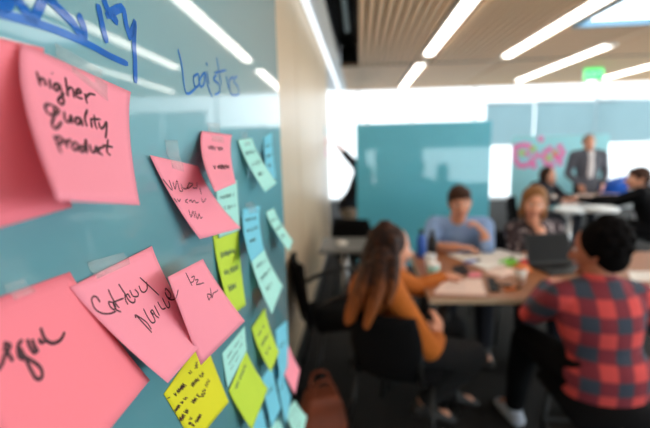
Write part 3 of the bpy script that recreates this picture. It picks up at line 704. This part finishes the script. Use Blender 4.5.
    # clothes
    for c in clothes:
        bm = BM()
        if c[0] == 'top':
            torso(bm, .018, -.03 if len(c) < 4 else c[3])
            for S in 'LR': arm(bm, S, .013, c[2])
            fobj('shirt' if len(c) < 5 else c[4], bm, c[1], root, voxel, base)
        elif c[0] == 'trousers':
            tube(bm, [hip-U*.07*s, hip+U*.02, hip+U*.07], [(.155*s+.010, .10*s+.010), (.165*s+.010, .115*s+.010), (.152*s+.008, .108*s+.008)], side=r, n=24)
            for S in 'LR': leg(bm, S, .011, c[2])
            fobj('trousers', bm, c[1], root, voxel, base)
        elif c[0] == 'shoes':
            toe = V(J.get('toe', f))
            for S in 'LR':
                b2 = BM(); A = H['an'+S]; g = A-U*.045
                tube(b2, [A-U*.01, g], [.045*s, .044*s], n=12, k=1); tube(b2, [g-toe*.05-U*.005, g+toe*.06-U*.008, g+toe*.17-U*.018], [(.040*s, .036*s), (.044*s, .034*s), (.036*s, .022*s)], side=toe.cross(U), n=14)
                fobj('shoe', b2, c[1], root, voxel, base)
        elif c[0] == 'panel':     # open shirt front under a jacket
            tube(bm, [wst+f*.06*s, ch+f*.068*s, ch.lerp(sp_top, .85)+f*.055*s], [(.050*s, .080*s), (.065*s, .084*s), (.055*s, .05*s)], side=r, n=16)
            fobj('shirt_front', bm, c[1], root, voxel, base)
    return root

# woman in mustard knit, profile, long hair, at the near left corner of the table
neckA = WP(381, 284, 2.13)
person('woman in mustard knit sweater with long brown to copper hair, seated in profile',
    dict(hip=(.08, 2.16, .53), chest=(.07, 2.15, .77), neck=neckA, head=WP(391, 249, 2.13),
         shR=(.13, 1.98, .875), shL=(.06, 2.28, .885), elR=WP(429, 350, 1.90), wrR=WP(438, 338, 2.08), elL=WP(418, 288, 2.40), wrL=WP(442, 277, 2.48),
         hdR=((.1, .5, .8), (.6, -.5, .2), 1, .5), hdL=((.9, .3, .05), (0, 0, 1), 1, .6),
         knR=(.56, 2.06, .50), knL=(.52, 2.34, .53), anR=WP(424, 402, 2.12), anL=(.52, 2.42, .1), toe=(.9, .1, -.25), hairside=(0, 1, 0)),
    (.93, .37), ((.95, .32), -.10, .0), [('top', 'mustard', .97, -.05, 'sweater'), ('trousers', 'trouser', .93), ('shoes', 'shoe')], 'hair_ombre', s=1.0, female=True,
    hairshape=[((0, -.045, .03), (.088, .085, .10)), ((0, -.03, -.03), (.085, .075, .09))],
    extra_hair=[([WP(386, 228, 2.13), WP(376, 252, 2.13), WP(369, 278, 2.12), WP(362, 302, 2.10), WP(358, 322, 2.09)], [(.07, .05), (.105, .07), (.12, .065), (.115, .055), (.09, .03)]),
                ([WP(392, 240, 2.05), WP(392, 262, 2.03), WP(385, 292, 1.99), WP(376, 318, 2.0)], [(.03, .03), (.045, .04), (.05, .045), (.03, .03)]),
                ([WP(374, 258, 2.06), WP(360, 288, 2.0), WP(351, 312, 1.97), WP(348, 322, 1.97)], [(.04, .05), (.06, .04), (.05, .03), (.02, .02)]), ([WP(382, 255, 2.02), WP(378, 285, 1.94), WP(372, 306, 1.88), WP(366, 326, 1.86)], [(.05, .05), (.085, .04), (.085, .03), (.05, .015)]), ([WP(370, 268, 2.0), WP(360, 292, 1.93), WP(352, 320, 1.90)], [(.05, .04), (.065, .03), (.03, .015)]), ([WP(392, 262, 1.98), WP(392, 284, 1.92), WP(388, 304, 1.88)], [(.035, .04), (.05, .03), (.03, .015)])], voxel=.007)
# man in red plaid, from behind
person('person in red and black plaid shirt, back to us, leaning on the table',
    dict(hip=(1.06, 1.84, .53), chest=WP(600, 322, 1.88), neck=WP(599, 283, 1.92), head=WP(598, 251, 1.96),
         shL=WP(559, 299, 1.90), shR=WP(641, 299, 1.96), elL=WP(530, 315, 2.07), wrL=WP(548, 284, 2.33), elR=WP(661, 330, 2.05), wrR=WP(640, 292, 2.32),
         hdL=((.6, .75, .05), (0, 0, 1), 1, .5), hdR=((-.5, .8, 0), (0, 0, 1), 1, .5),
         knL=(.88, 2.28, .50), knR=(1.22, 2.3, .50), anL=(.84, 2.28, .08), anR=(1.24, 2.25, .08), toe=(-.15, .98, -.05)),
    (-.1, 1), ((-.75, .62), -.12, 0), [('top', 'plaid', .92, -.12), ('trousers', 'blackfab', .95), ('shoes', 'sneaker')], 'hair_black', 'skin2', s=1.02, voxel=.008,
    hairshape=[((0, -.03, .040), (.098, .100, .108)), ((0, -.05, -.02), (.088, .070, .075))]+[((.088*math.sin(a)*math.cos(e), -.03-.09*math.cos(a)*math.cos(e), .045+.098*math.sin(e)), (.026, .026, .024)) for a, e in
        [(q*.55-1.4+.2*(k % 2), k*.42-.35) for k in range(5) for q in range(6)]])
# man in light blue shirt, chin on hand
person('man in a light blue shirt with dark hair, chin on his hand, behind the table',
    dict(hip=(.74, 3.46, .53), chest=WP(458, 246, 3.44), neck=WP(457, 223, 3.40), head=WP(460, 203, 3.33),
         shR=WP(434, 225, 3.42), shL=WP(485, 226, 3.40), elR=WP(430, 248, 3.22), wrR=WP(457, 247, 3.10), elL=WP(487, 247, 3.14), wrL=WP(484, 233, 3.2),
         hdR=((.9, -.2, 0), (0, 0, 1), 1, .5), hdL=((-.6, .1, .7), (.6, -.2, .6), 1, .8),
         knR=(.62, 3.0, .5), knL=(.86, 3.0, .5), anR=(.6, 3.02, .08), anL=(.88, 3.02, .08)),
    (-.05, -1), ((-.1, -1), -.15, .12), [('top', 'shirt', .12, -.06), ('trousers', 'navy', .95), ('shoes', 'shoe')], 'hair_brown', s=1.05, voxel=.009,
    hairshape=[((0, .02, .075), (.080, .075, .050)), ((0, -.03, 0), (.088, .08, .085))])
# woman with dark blond hair in print blouse
person('woman with dark blond hair in a dark speckled blouse, hand at her chin',
    dict(hip=(1.24, 3.36, .53), chest=WP(533, 245, 3.33), neck=WP(533, 223, 3.28), head=WP(534, 204, 3.22),
         shR=WP(513, 230, 3.30), shL=WP(555, 229, 3.32), elR=WP(516, 252, 3.14), wrR=WP(543, 241, 3.12), elL=WP(560, 250, 3.2), wrL=WP(540, 252, 3.08),
         hdR=((-.2, .05, .9), (.3, -.9, .2), 1, .8), hdL=((-.9, -.2, 0), (0, 0, 1), 1, .5),
         knR=(1.12, 2.95, .5), knL=(1.34, 2.95, .5), anR=(1.12, 2.95, .08), anL=(1.34, 2.95, .08)),
    (-.1, -1), ((-.25, -1), -.12, -.1), [('top', 'floral', .75, -.06, 'blouse'), ('trousers', 'navy', .95), ('shoes', 'shoe')], 'hair_blond', s=.98, voxel=.009, female=True,
    hairshape=[((0, -.02, .04), (.092, .098, .10)), ((-.07, -.01, -.04), (.028, .05, .09)), ((.07, -.01, -.04), (.028, .05, .09)), ((0, -.06, -.04), (.08, .05, .10))])
# standing man, far
hx, hy = WP(589, 146, 6.8).x, 6.8
person('standing man in a grey blazer over a pale shirt at the far table',
    dict(hip=(hx, hy, .86), chest=(hx, hy, 1.13), neck=(hx, hy-.01, 1.36), head=WP(589, 143, 6.75),
         shR=(hx-.21, hy, 1.29), shL=(hx+.21, hy, 1.29), elR=(hx-.27, hy+.02, 1.02), wrR=(hx-.17, hy-.14, .86), elL=(hx+.27, hy+.02, 1.02), wrL=(hx+.17, hy-.14, .86),
         hdR=((.3, -.3, -.8), (-.8, -.4, 0), 1, .5), hdL=((-.3, -.3, -.8), (.8, -.4, 0), 1, .5),
         knR=(hx-.1, hy-.02, .47), knL=(hx+.1, hy-.02, .47), anR=(hx-.1, hy, .08), anL=(hx+.1, hy, .08)),
    (-.1, -1), ((-.2, -1), -.1, 0), [('top', 'blazer', .93, -.12, 'blazer'), ('panel', 'lshirt'), ('trousers', 'navy', .97), ('shoes', 'shoe')], 'hair_grey', s=1.0, voxel=.012)
# seated woman, far left of the far table
c = WP(548, 176, 5.75)
person('brown-haired person in dark clothes seated before the pink notes on the far board',
    dict(hip=(c.x-.08, 5.85, .53), chest=(c.x-.05, 5.82, .78), neck=(c.x-.02, 5.79, .99), head=c,
         shR=(c.x-.17, 5.72, .94), shL=(c.x+.12, 5.92, .94), elR=(c.x-.10, 5.55, .74), wrR=(c.x+.12, 5.62, .79), elL=(c.x+.26, 5.88, .79), wrL=(c.x+.34, 5.72, .79),
         hdR=((.9, 0, 0), (0, 0, 1), 1, .4), hdL=((.6, -.6, 0), (0, 0, 1), 1, .4),
         knR=(c.x+.22, 5.6, .5), knL=(c.x+.34, 5.82, .5), anR=(c.x+.24, 5.62, .08), anL=(c.x+.36, 5.84, .08)),
    (.8, -.6), ((.6, -.8), -.1, 0), [('top', 'navy', .9, -.05), ('trousers', 'navy', .95), ('shoes', 'shoe')], 'hair_brown', s=.95, voxel=.012, female=True,
    hairshape=[((0, -.03, .0), (.092, .09, .12)), ((0, -.05, -.08), (.085, .05, .08))])
# person in black at the right edge
c = WP(638, 179, 5.0)
person('person in black with short brown hair, seated at the right edge',
    dict(hip=(c.x+.22, 5.05, .53), chest=(c.x+.17, 5.05, .77), neck=(c.x+.06, 5.04, .99), head=c,
         shL=(c.x-.02, 4.90, .93), shR=(c.x+.22, 5.24, .93), elL=(c.x-.18, 5.12, .80), wrL=(c.x-.30, 5.66, .79), elR=(c.x+.1, 5.5, .80), wrR=(c.x-.1, 5.7, .79),
         hdR=((-.6, .6, 0), (0, 0, 1), 1, .4), hdL=((-.5, .8, 0), (0, 0, 1), 1, .4),
         knL=(c.x-.18, 5.2, .5), knR=(c.x-.05, 5.45, .5), anL=(c.x-.18, 5.25, .08), anR=(c.x-.05, 5.48, .08)),
    (-.75, .65), ((-.95, .25), -.05, 0), [('top', 'blackfab', .92, -.05), ('trousers', 'blackfab', .95), ('shoes', 'shoe')], 'hair_brown', s=1.06, voxel=.012,
    hairshape=[((0, .0, .07), (.085, .09, .055))])
# person pointing at the wall, half hidden by the board
c = WP(363, 152, 5.65)
person('person in khaki trousers pointing at the wall, mostly hidden by the teal board',
    dict(hip=WP(348, 206, 5.72), chest=WP(360, 184, 5.70), neck=WP(364, 164, 5.68), head=WP(368, 147, 5.66),
         shR=WP(358, 168, 5.86), shL=WP(358, 168, 5.52), elR=WP(347, 156, 5.95), wrR=WP(337, 145, 6.0), elL=WP(360, 190, 5.42), wrL=WP(364, 206, 5.4),
         hdR=((-.85, .1, .45), (0, 0, 1), 1, .3), hdL=((0, 0, -1), (0, -1, 0), 1, .4),
         knR=(-.14, 5.82, .46), knL=(-.1, 5.6, .46), anR=(-.12, 5.84, .08), anL=(-.06, 5.58, .08)),
    (-1, .1), ((-1, .1), 0, 0), [('top', 'navy', .3, -.02), ('trousers', 'khaki', .97), ('shoes', 'shoe')], 'hair_brown', s=.98, voxel=.012)

# ------------------------------------------------------------------ main table
def table(label, x0, x1, y0, y1, zt, topm, edgem, legm, legr=.025):
    cx, cy = (x0+x1)/2, (y0+y1)/2; hx_, hy_ = (x1-x0)/2, (y1-y0)/2
    t = thing('table', label, 'table', (cx, cy, 0))
    obj('tabletop', bx(-hx_+.004, hx_-.004, -hy_+.004, hy_-.004, zt-.0249, zt, bev=.0015), topm, t)
    e = BM()
    for a in ((-hx_, -hx_+.0039, -hy_, hy_), (hx_-.0039, hx_, -hy_, hy_), (-hx_+.004, hx_-.004, -hy_, -hy_+.0039), (-hx_+.004, hx_-.004, hy_-.0039, hy_)): box(e, *a, zt-.03, zt-.001)
    obj('edge_band', e, edgem, t)
    for sx in (-1, 1):
        for sy in (-1, 1): obj('leg', tube(BM(), [(sx*(hx_-.1), sy*(hy_-.1), 0), (sx*(hx_-.1), sy*(hy_-.1), zt-.026)], [legr], k=1, n=14, cap=False), legm, t, True)
    a = BM()
    for sy in (-1, 1): box(a, -hx_+.1, hx_-.1, sy*(hy_-.1)-.012, sy*(hy_-.1)+.012, zt-.07, zt-.026)
    obj('apron_rail', a, legm, t)
table('brown meeting table covered with papers between the four seated people in front', .355, 2.35, 2.2, 3.16, .74, 'table', 'edge', 'dmetal')
table('pale table at the far end beside the standing man', 2.5, 4.0, 5.55, 6.5, .74, 'paperp', 'white', 'white', .03)
ZT = .7402
# ------------------------------------------------------------------ chairs
def chair(label, loc, rz, m='blackfab', arms=False, bh=.88, group='black chairs', bw=.21):
    """local +Y is where the sitter faces; four tube legs, curved back"""
    t = thing('chair', label, 'chair', loc, rz, group)
    s = bx(-.23, .23, -.22, .22, .42, .462, bev=.014); obj('seat', s, m, t, True)
    b = BM(); n = 8; F_, B_ = [], []
    for j in range(7):
        z = .45+(bh-.45)*j/6; yy = -.235-.05*(j/6)-.012*math.sin(PI*j/6); hw = bw*(.72+.28*math.sin(PI*min(1, (j+1.2)/8.2)))
        F_.append([b.verts.new((hw*(2*i/n-1), yy-.035*(1-(2*i/n-1)**2), z)) for i in range(n+1)]); B_.append([b.verts.new((hw*(2*i/n-1), yy-.025-.035*(1-(2*i/n-1)**2), z)) for i in range(n+1)])
    for j in range(6):
        for i in range(n): b.faces.new((F_[j][i], F_[j][i+1], F_[j+1][i+1], F_[j+1][i])); b.faces.new((B_[j][i], B_[j+1][i], B_[j+1][i+1], B_[j][i+1]))
        b.faces.new((F_[j][0], F_[j+1][0], B_[j+1][0], B_[j][0])); b.faces.new((F_[j][n], B_[j][n], B_[j+1][n], F_[j+1][n]))
    for i in range(n): b.faces.new((F_[0][i], B_[0][i], B_[0][i+1], F_[0][i+1])); b.faces.new((F_[6][i], F_[6][i+1], B_[6][i+1], B_[6][i]))
    obj('backrest', b, m, t, True)
    for sx in (-1, 1):
        obj('leg', tube(BM(), [(sx*.19, .18, .43), (sx*.23, .23, 0)], [.012, .010], k=1, n=10, cap=False), 'dmetal', t, True)
        obj('leg', tube(BM(), [(sx*.19, -.18, .43), (sx*.23, -.25, 0)], [.012, .010], k=1, n=10, cap=False), 'dmetal', t, True)
        obj('back_bracket', tube(BM(), [(sx*.17, -.15, .425), (sx*.17, -.27, .44), (sx*.17, -.279, .60)], [.011], k=2, n=8), 'dmetal', t, True)
        if arms: obj('armrest', tube(BM(), [(sx*.24, -.22, .60), (sx*.26, -.05, .66), (sx*.26, .14, .65), (sx*.235, .17, .45)], [(.016, .014)], k=3, n=10), 'black', t, True)
    return t
def face(dx, dy): return math.atan2(-dx, dy)
ca = chair('black chair under the woman in the mustard sweater', (.23, 2.17, 0), face(.42, .9), bh=.775, bw=.175)
dup(ca, (1.24, 3.42, 0), face(0, -1), 'black chair behind the woman in the speckled blouse'); dup(ca, (.74, 3.52, 0), face(0, -1), 'black chair under the man in the light blue shirt')
c0 = WP(548, 176, 5.75); dup(ca, (c0.x-.1, 5.87, 0), face(.8, -.6), 'black chair under the person seated before the pink notes')
c0 = WP(638, 179, 5.0); dup(ca, (c0.x+.24, 5.03, 0), face(-.75, .65), 'black chair under the person in black at the right edge')
cw = chair('black armchair standing alone beside the beige wall near the board edge', (-.11, 2.72, 0), face(1, .28), 'blackfab', True, .84)
dup(cw, (.02, 4.35, 0), face(.4, 1), 'black armchair in front of the person in khaki trousers')
# backless stool for the plaid sitter
t = thing('stool', 'low black stool under the person in plaid', 'stool', (1.06, 1.82, 0))
obj('seat', bx(-.22, .22, -.21, .21, .40, .452, bev=.015), 'blackfab', t, True)
for sx in (-1, 1):
    for sy in (-1, 1): obj('leg', tube(BM(), [(sx*.17, sy*.16, .405), (sx*.20, sy*.19, 0)], [.014, .012], k=1, n=10, cap=False), 'black', t, True)
obj('foot_rail', tube(BM(), [(-.19, -.178, .2), (.19, -.178, .2), (.19, .178, .2), (-.19, .178, .2), (-.19, -.178, .2)], [.008], k=1, n=8, cap=False), 'black', t)
# grey side table by the wall
t = thing('side_table', 'low grey table by the wall behind the empty armchair', 'table', (.02, 3.02, 0))
t.location = (-.1, 3.68, 0)
obj('tabletop', bx(-.25, .16, -.25, .25, .66, .69, bev=.004), 'grey', t); obj('column', tube(BM(), [(-.04, 0, .03), (-.04, 0, .66)], [.03], k=1, cap=False), 'chrome', t, True); obj('base', lathe([(.2, 0), (.2, .015), (.05, .03)], 24, (-.04, 0, 0)), 'chrome', t, True)
p = (-.16, 3.6, .6902)
o = obj('crumpled_napkin', ell(BM(), (0, 0, .022), (.045, .04, .022), None, 14, 8), 'paper', None, True); o.location = p; tag(o, 'white crumpled napkin on the low grey table by the wall', 'napkin')

# ------------------------------------------------------------------ things on the main table
def flat(name, label, cat, corners, z, th, m, marks=True, group=None):
    P = [ON(*c_, z) for c_ in corners]; cen = sum(P, V())/4; bm = BM()
    lo = [bm.verts.new((p.x-cen.x, p.y-cen.y, 0)) for p in P]; hi = [bm.verts.new((p.x-cen.x, p.y-cen.y, th)) for p in P]
    bm.faces.new(lo[::-1]); bm.faces.new(hi)
    for i in range(4): bm.faces.new((lo[i], lo[(i+1) % 4], hi[(i+1) % 4], hi[i]))
    o = obj(name, bm, m); o.location = (cen.x, cen.y, z); tag(o, label, cat, group)
    if marks:
        k = BM(); A, B, Cc, Dd = [p-cen for p in P]
        for j in range(5):
            v = .15+.15*j; a = A.lerp(Dd, v); b = B.lerp(Cc, v); s0 = a.lerp(b, .12); s1 = a.lerp(b, .55+.3*random.random()); wd = (Dd-A)*.018
            q = [k.verts.new((s0.x, s0.y, th+.0002)), k.verts.new((s1.x, s1.y, th+.0002)), k.verts.new((s1.x+wd.x, s1.y+wd.y, th+.0002)), k.verts.new((s0.x+wd.x, s0.y+wd.y, th+.0002))]; k.faces.new(q)
        obj('written_lines', k, 'print', o)
    return o
flat('paper_sheet', 'large white sheet of paper lying before the man in blue', 'paper', [(447, 255), (500, 250), (532, 258), (486, 270)], ZT, .006, 'paper')
flat('paper_sheet', 'white sheet right of the big sheet, in front of the woman in the blouse', 'paper', [(506, 246), (534, 248), (545, 254), (520, 254)], ZT, .003, 'paper')
flat('notebook', 'open cream notebook at the near edge of the table by the mustard sleeve', 'notebook', [(445, 280), (481, 280), (486, 296), (434, 294)], ZT, .008, 'paperp')
flat('paper_sheet', 'folded tan paper in the middle of the table beside the laptop', 'paper', [(484, 273), (505, 268), (518, 272), (500, 278)], ZT, .01, 'paperp')
flat('phone', 'black phone lying right of the cream notebook', 'phone', [(487, 279), (494, 279), (500, 292), (490, 292)], ZT, .009, 'screen', False)
flat('tablet', 'dark tablet beside the hand of the woman in mustard', 'tablet', [(452, 268), (464, 265), (470, 274), (457, 277)], ZT, .008, 'screen', False)
flat('sticky_pad', 'small red sticky pad near the laptop', 'sticky pad', [(520, 261), (530, 260), (533, 265), (523, 266)], ZT, .012, 'red', False)
flat('sticky_pad', 'small lime sticky pad before the woman in the blouse', 'sticky pad', [(504, 262), (515, 260), (518, 264), (507, 267)], ZT, .012, 'green', False)
flat('sticky_pad', 'small pink sticky pad behind the cream notebook', 'sticky pad', [(468, 274), (480, 273), (482, 277), (470, 278)], ZT, .008, 'pink', False)
flat('sticky_pad', 'small orange sticky pad at the far side near the laptop', 'sticky pad', [(520, 268), (530, 267), (532, 272), (522, 273)], ZT, .008, 'orange', False)
flat('paper_sheet', 'white paper on the table right of the plaid shirt', 'paper', [(628, 272), (662, 272), (668, 281), (632, 281)], ZT, .004, 'paper')
flat('paper_sheet', 'cream paper on the near table edge at the picture border', 'paper', [(632, 286), (664, 286), (668, 298), (636, 298)], ZT, .004, 'paperp')
def put(name, label, cat, px, py, bm, m, z=ZT, smooth=True):
    p = ON(px, py, z); o = obj(name, bm, m, None, smooth); o.location = (p.x, p.y, z); return tag(o, label, cat)
def cup(name, label, px, py, m, lidm):
    p = ON(px, py, ZT); t = thing(name, label, 'cup', (p.x, p.y, ZT))
    obj('cup_body', lathe([(.026, 0), (.036, .085), (.0335, .085), (.025, .004)]), m, t, True); obj('lid', lathe([(.038, .0855), (.038, .092), (.030, .098), (.004, .098)]), lidm, t, True)
cup('paper_cup', 'white paper cup with a lid by the long brown hair', 430, 269, 'paper', 'white')
cup('paper_cup', 'white paper cup beside the red sticky pad', 520, 282, 'paper', 'orange')
def bottle(label, px, py, h, r_, m, capm):
    p = ON(px, py, ZT); t = thing('bottle', label, 'bottle', (p.x, p.y, ZT))
    obj('bottle_body', lathe([(r_*.9, 0), (r_, .01), (r_, h*.65), (r_*.5, h*.8), (r_*.42, h*.86)]), m, t, True); obj('cap', lathe([(r_*.5, h*.8601), (r_*.5, h), (r_*.45, h+.003)]), capm, t, True)
bottle('bright blue bottle left of the man in the blue shirt', 421, 257, .20, .032, 'bluepl', 'black'); bottle('black bottle between the blue bottle and the man in blue', 432, 254, .17, .034, 'black', 'black')
cup('paper_cup', 'pale green cup on the table behind the mustard sleeve', 433, 279, 'aqua', 'paper')
for i, (a, b, m, l) in enumerate((((500, 262), (513, 257), 'green', 'green marker pen on the big white sheet'), ((494, 284), (510, 286), 'black', 'black marker pen right of the phone'), ((505, 290), (520, 287), 'orange', 'orange marker pen near the table front edge'), ((465, 262), (480, 260), 'bluepl', 'blue marker pen on the white sheet before the man in blue'))):
    z = ZT+.008 if i in (1, 2) else ZT+.0145; A = ON(*a, z); B = ON(*b, z); c_ = (A+B)/2
    t = thing('marker_pen', l, 'marker pen', c_); A = A-c_; B = B-c_
    obj('barrel', tube(BM(), [A, A.lerp(B, .7)], [.0075], k=1, n=10), m, t, True); obj('cap', tube(BM(), [A.lerp(B, .72), B], [.0082], k=1, n=10), 'black', t, True)
# laptop, lid seen from behind its left edge
p = ON(553, 271, ZT)
t = thing('laptop', 'open black laptop left of the head of the person in plaid', 'laptop', (p.x+.05, p.y+.14, ZT), math.radians(12))
obj('base', bx(-.16, .16, -.22, 0, 0, .014, bev=.004), 'black', t)
l_ = obj('lid', bx(-.16, .16, -.004, .006, 0, .195, bev=.003), 'black', t); l_.location = (0, .004, .012); l_.rotation_euler = (math.radians(-22), 0, 0)
s_ = obj('screen', bx(-.148, .148, -.0048, -.0041, .012, .185), 'screen', l_)
k = BM()
for j in range(5):
    for i in range(12): box(k, -.14+i*.0235, -.14+i*.0235+.019, -.17+j*.022+.03, -.17+j*.022+.047, .0141, .0155)
kb = obj('keyboard', k, 'dmetal', t); kb['kind'] = 'stuff'
# tan leather bag on the floor
bc = ON(322, 424, .0)
bag = thing('bag', 'tan leather bag on the floor beside the glass board edge', 'bag', (-.22, 2.16, 0), .3)
bm = BM(); q = bmesh.ops.create_cube(bm, size=1); bmesh.ops.subdivide_edges(bm, edges=bm.edges[:], cuts=6, use_grid_fill=True)
for v in bm.verts:
    z = v.co.z+.5; wv = 1-.35*z**2; rr = 1/max(1, (abs(v.co.x*2)**6+abs(v.co.y*2)**6)**(1/6)); v.co = V((v.co.x*.26*wv*rr, v.co.y*.16*wv*rr*(1+.1*math.sin(9*z)), z*.22))
obj('body', bm, 'leather', bag, True)
for s in (-1, 1): obj('handle', tube(BM(), [(-.06, s*.04, .19), (-.04, s*.05, .30), (.04, s*.05, .30), (.06, s*.04, .19)], [.008], k=4, n=8), 'leather', bag, True)

# ------------------------------------------------------------------ far table things
def farflat(label, x0, x1, y0, y1, m, cat='paper', name='paper_sheet', g=None):
    o = obj(name, bx(-(x1-x0)/2, (x1-x0)/2, -(y1-y0)/2, (y1-y0)/2, 0, .008), m); o.location = ((x0+x1)/2, (y0+y1)/2, ZT); o.rotation_euler = (0, 0, .1); tag(o, label, cat, g)
farflat('pink paper on the far table near the standing man', 2.95, 3.2, 5.65, 5.95, 'pink'); farflat('white paper on the far table near the seated person', 2.62, 2.85, 5.95, 6.2, 'paper'); farflat('cream paper on the far table by the reaching arm', 3.4, 3.62, 5.85, 6.15, 'paperp')
def shell_chair(label, loc, rz, shellm, innerm):
    t = thing('lounge_chair', label, 'chair', loc, rz, 'white shell chairs'); 
    b = BM(); n = 16; R0, R1 = [], []
    for j in range(6):
        h = .36+.09*j
        R0.append([b.verts.new(((.22+.015*j)*math.cos(PI+PI*i/n), (.20+.02*j)*math.sin(PI+PI*i/n)-.02*j, h+(.0 if j < 3 else .05*(j-2)*math.sin(PI*i/n)))) for i in range(n+1)])
        R1.append([b.verts.new(((.25+.015*j)*math.cos(PI+PI*i/n), (.23+.02*j)*math.sin(PI+PI*i/n)-.02*j, h+(.0 if j < 3 else .05*(j-2)*math.sin(PI*i/n)))) for i in range(n+1)])
    for j in range(5):
        for i in range(n): b.faces.new((R0[j][i], R0[j][i+1], R0[j+1][i+1], R0[j+1][i])); b.faces.new((R1[j][i], R1[j+1][i], R1[j+1][i+1], R1[j][i+1]))
        b.faces.new((R0[j][0], R0[j+1][0], R1[j+1][0], R1[j][0])); b.faces.new((R0[j][n], R1[j][n], R1[j+1][n], R0[j+1][n]))
    for i in range(n): b.faces.new((R0[0][i], R1[0][i], R1[0][i+1], R0[0][i+1])); b.faces.new((R0[5][i], R0[5][i+1], R1[5][i+1], R1[5][i]))
    obj('shell', b, shellm, t, True); obj('seat', lathe([(.19, .37), (.215, .39), (.20, .43), (.02, .435)]), innerm, t, True)
    obj('column', lathe([(.025, .03), (.025, .37)]), 'chrome', t, True); obj('base', lathe([(.22, 0), (.22, .012), (.03, .03)]), 'chrome', t, True)
    return t
p = WP(604, 190, 7.3)
sc = shell_chair('blue lounge chair with a rounded back behind the far table, right of the standing man', (p.x, 7.35, .0), .4, 'bluepl', 'white')
shell_chair('white lounge chair with a rounded back behind the far table, near the right edge', (p.x+.82, 7.3, 0), -.3, 'white', 'white')
def stool(label, px, py, Y):  # white seats stand in for bright floor showing through chair openings
    q = WP(px, py, Y); t = thing('stool', label, 'stool', (q.x, Y, 0)); h = q.z
    obj('seat', lathe([(.10, h-.05), (.15, h-.035), (.155, h-.01), (.13, h), (.02, h-.004)]), 'white', t, True)
    obj('column', lathe([(.022, .03), (.022, h-.05)]), 'chrome', t, True); obj('base', lathe([(.19, 0), (.19, .012), (.03, .03)]), 'chrome', t, True)
stool('made-up white stool for a patch of bright floor, left one, by the blond woman', 570, 208, 4.7)
stool('made-up white stool for a patch of bright floor, right one, by the plaid sitter', 601, 207, 4.3)
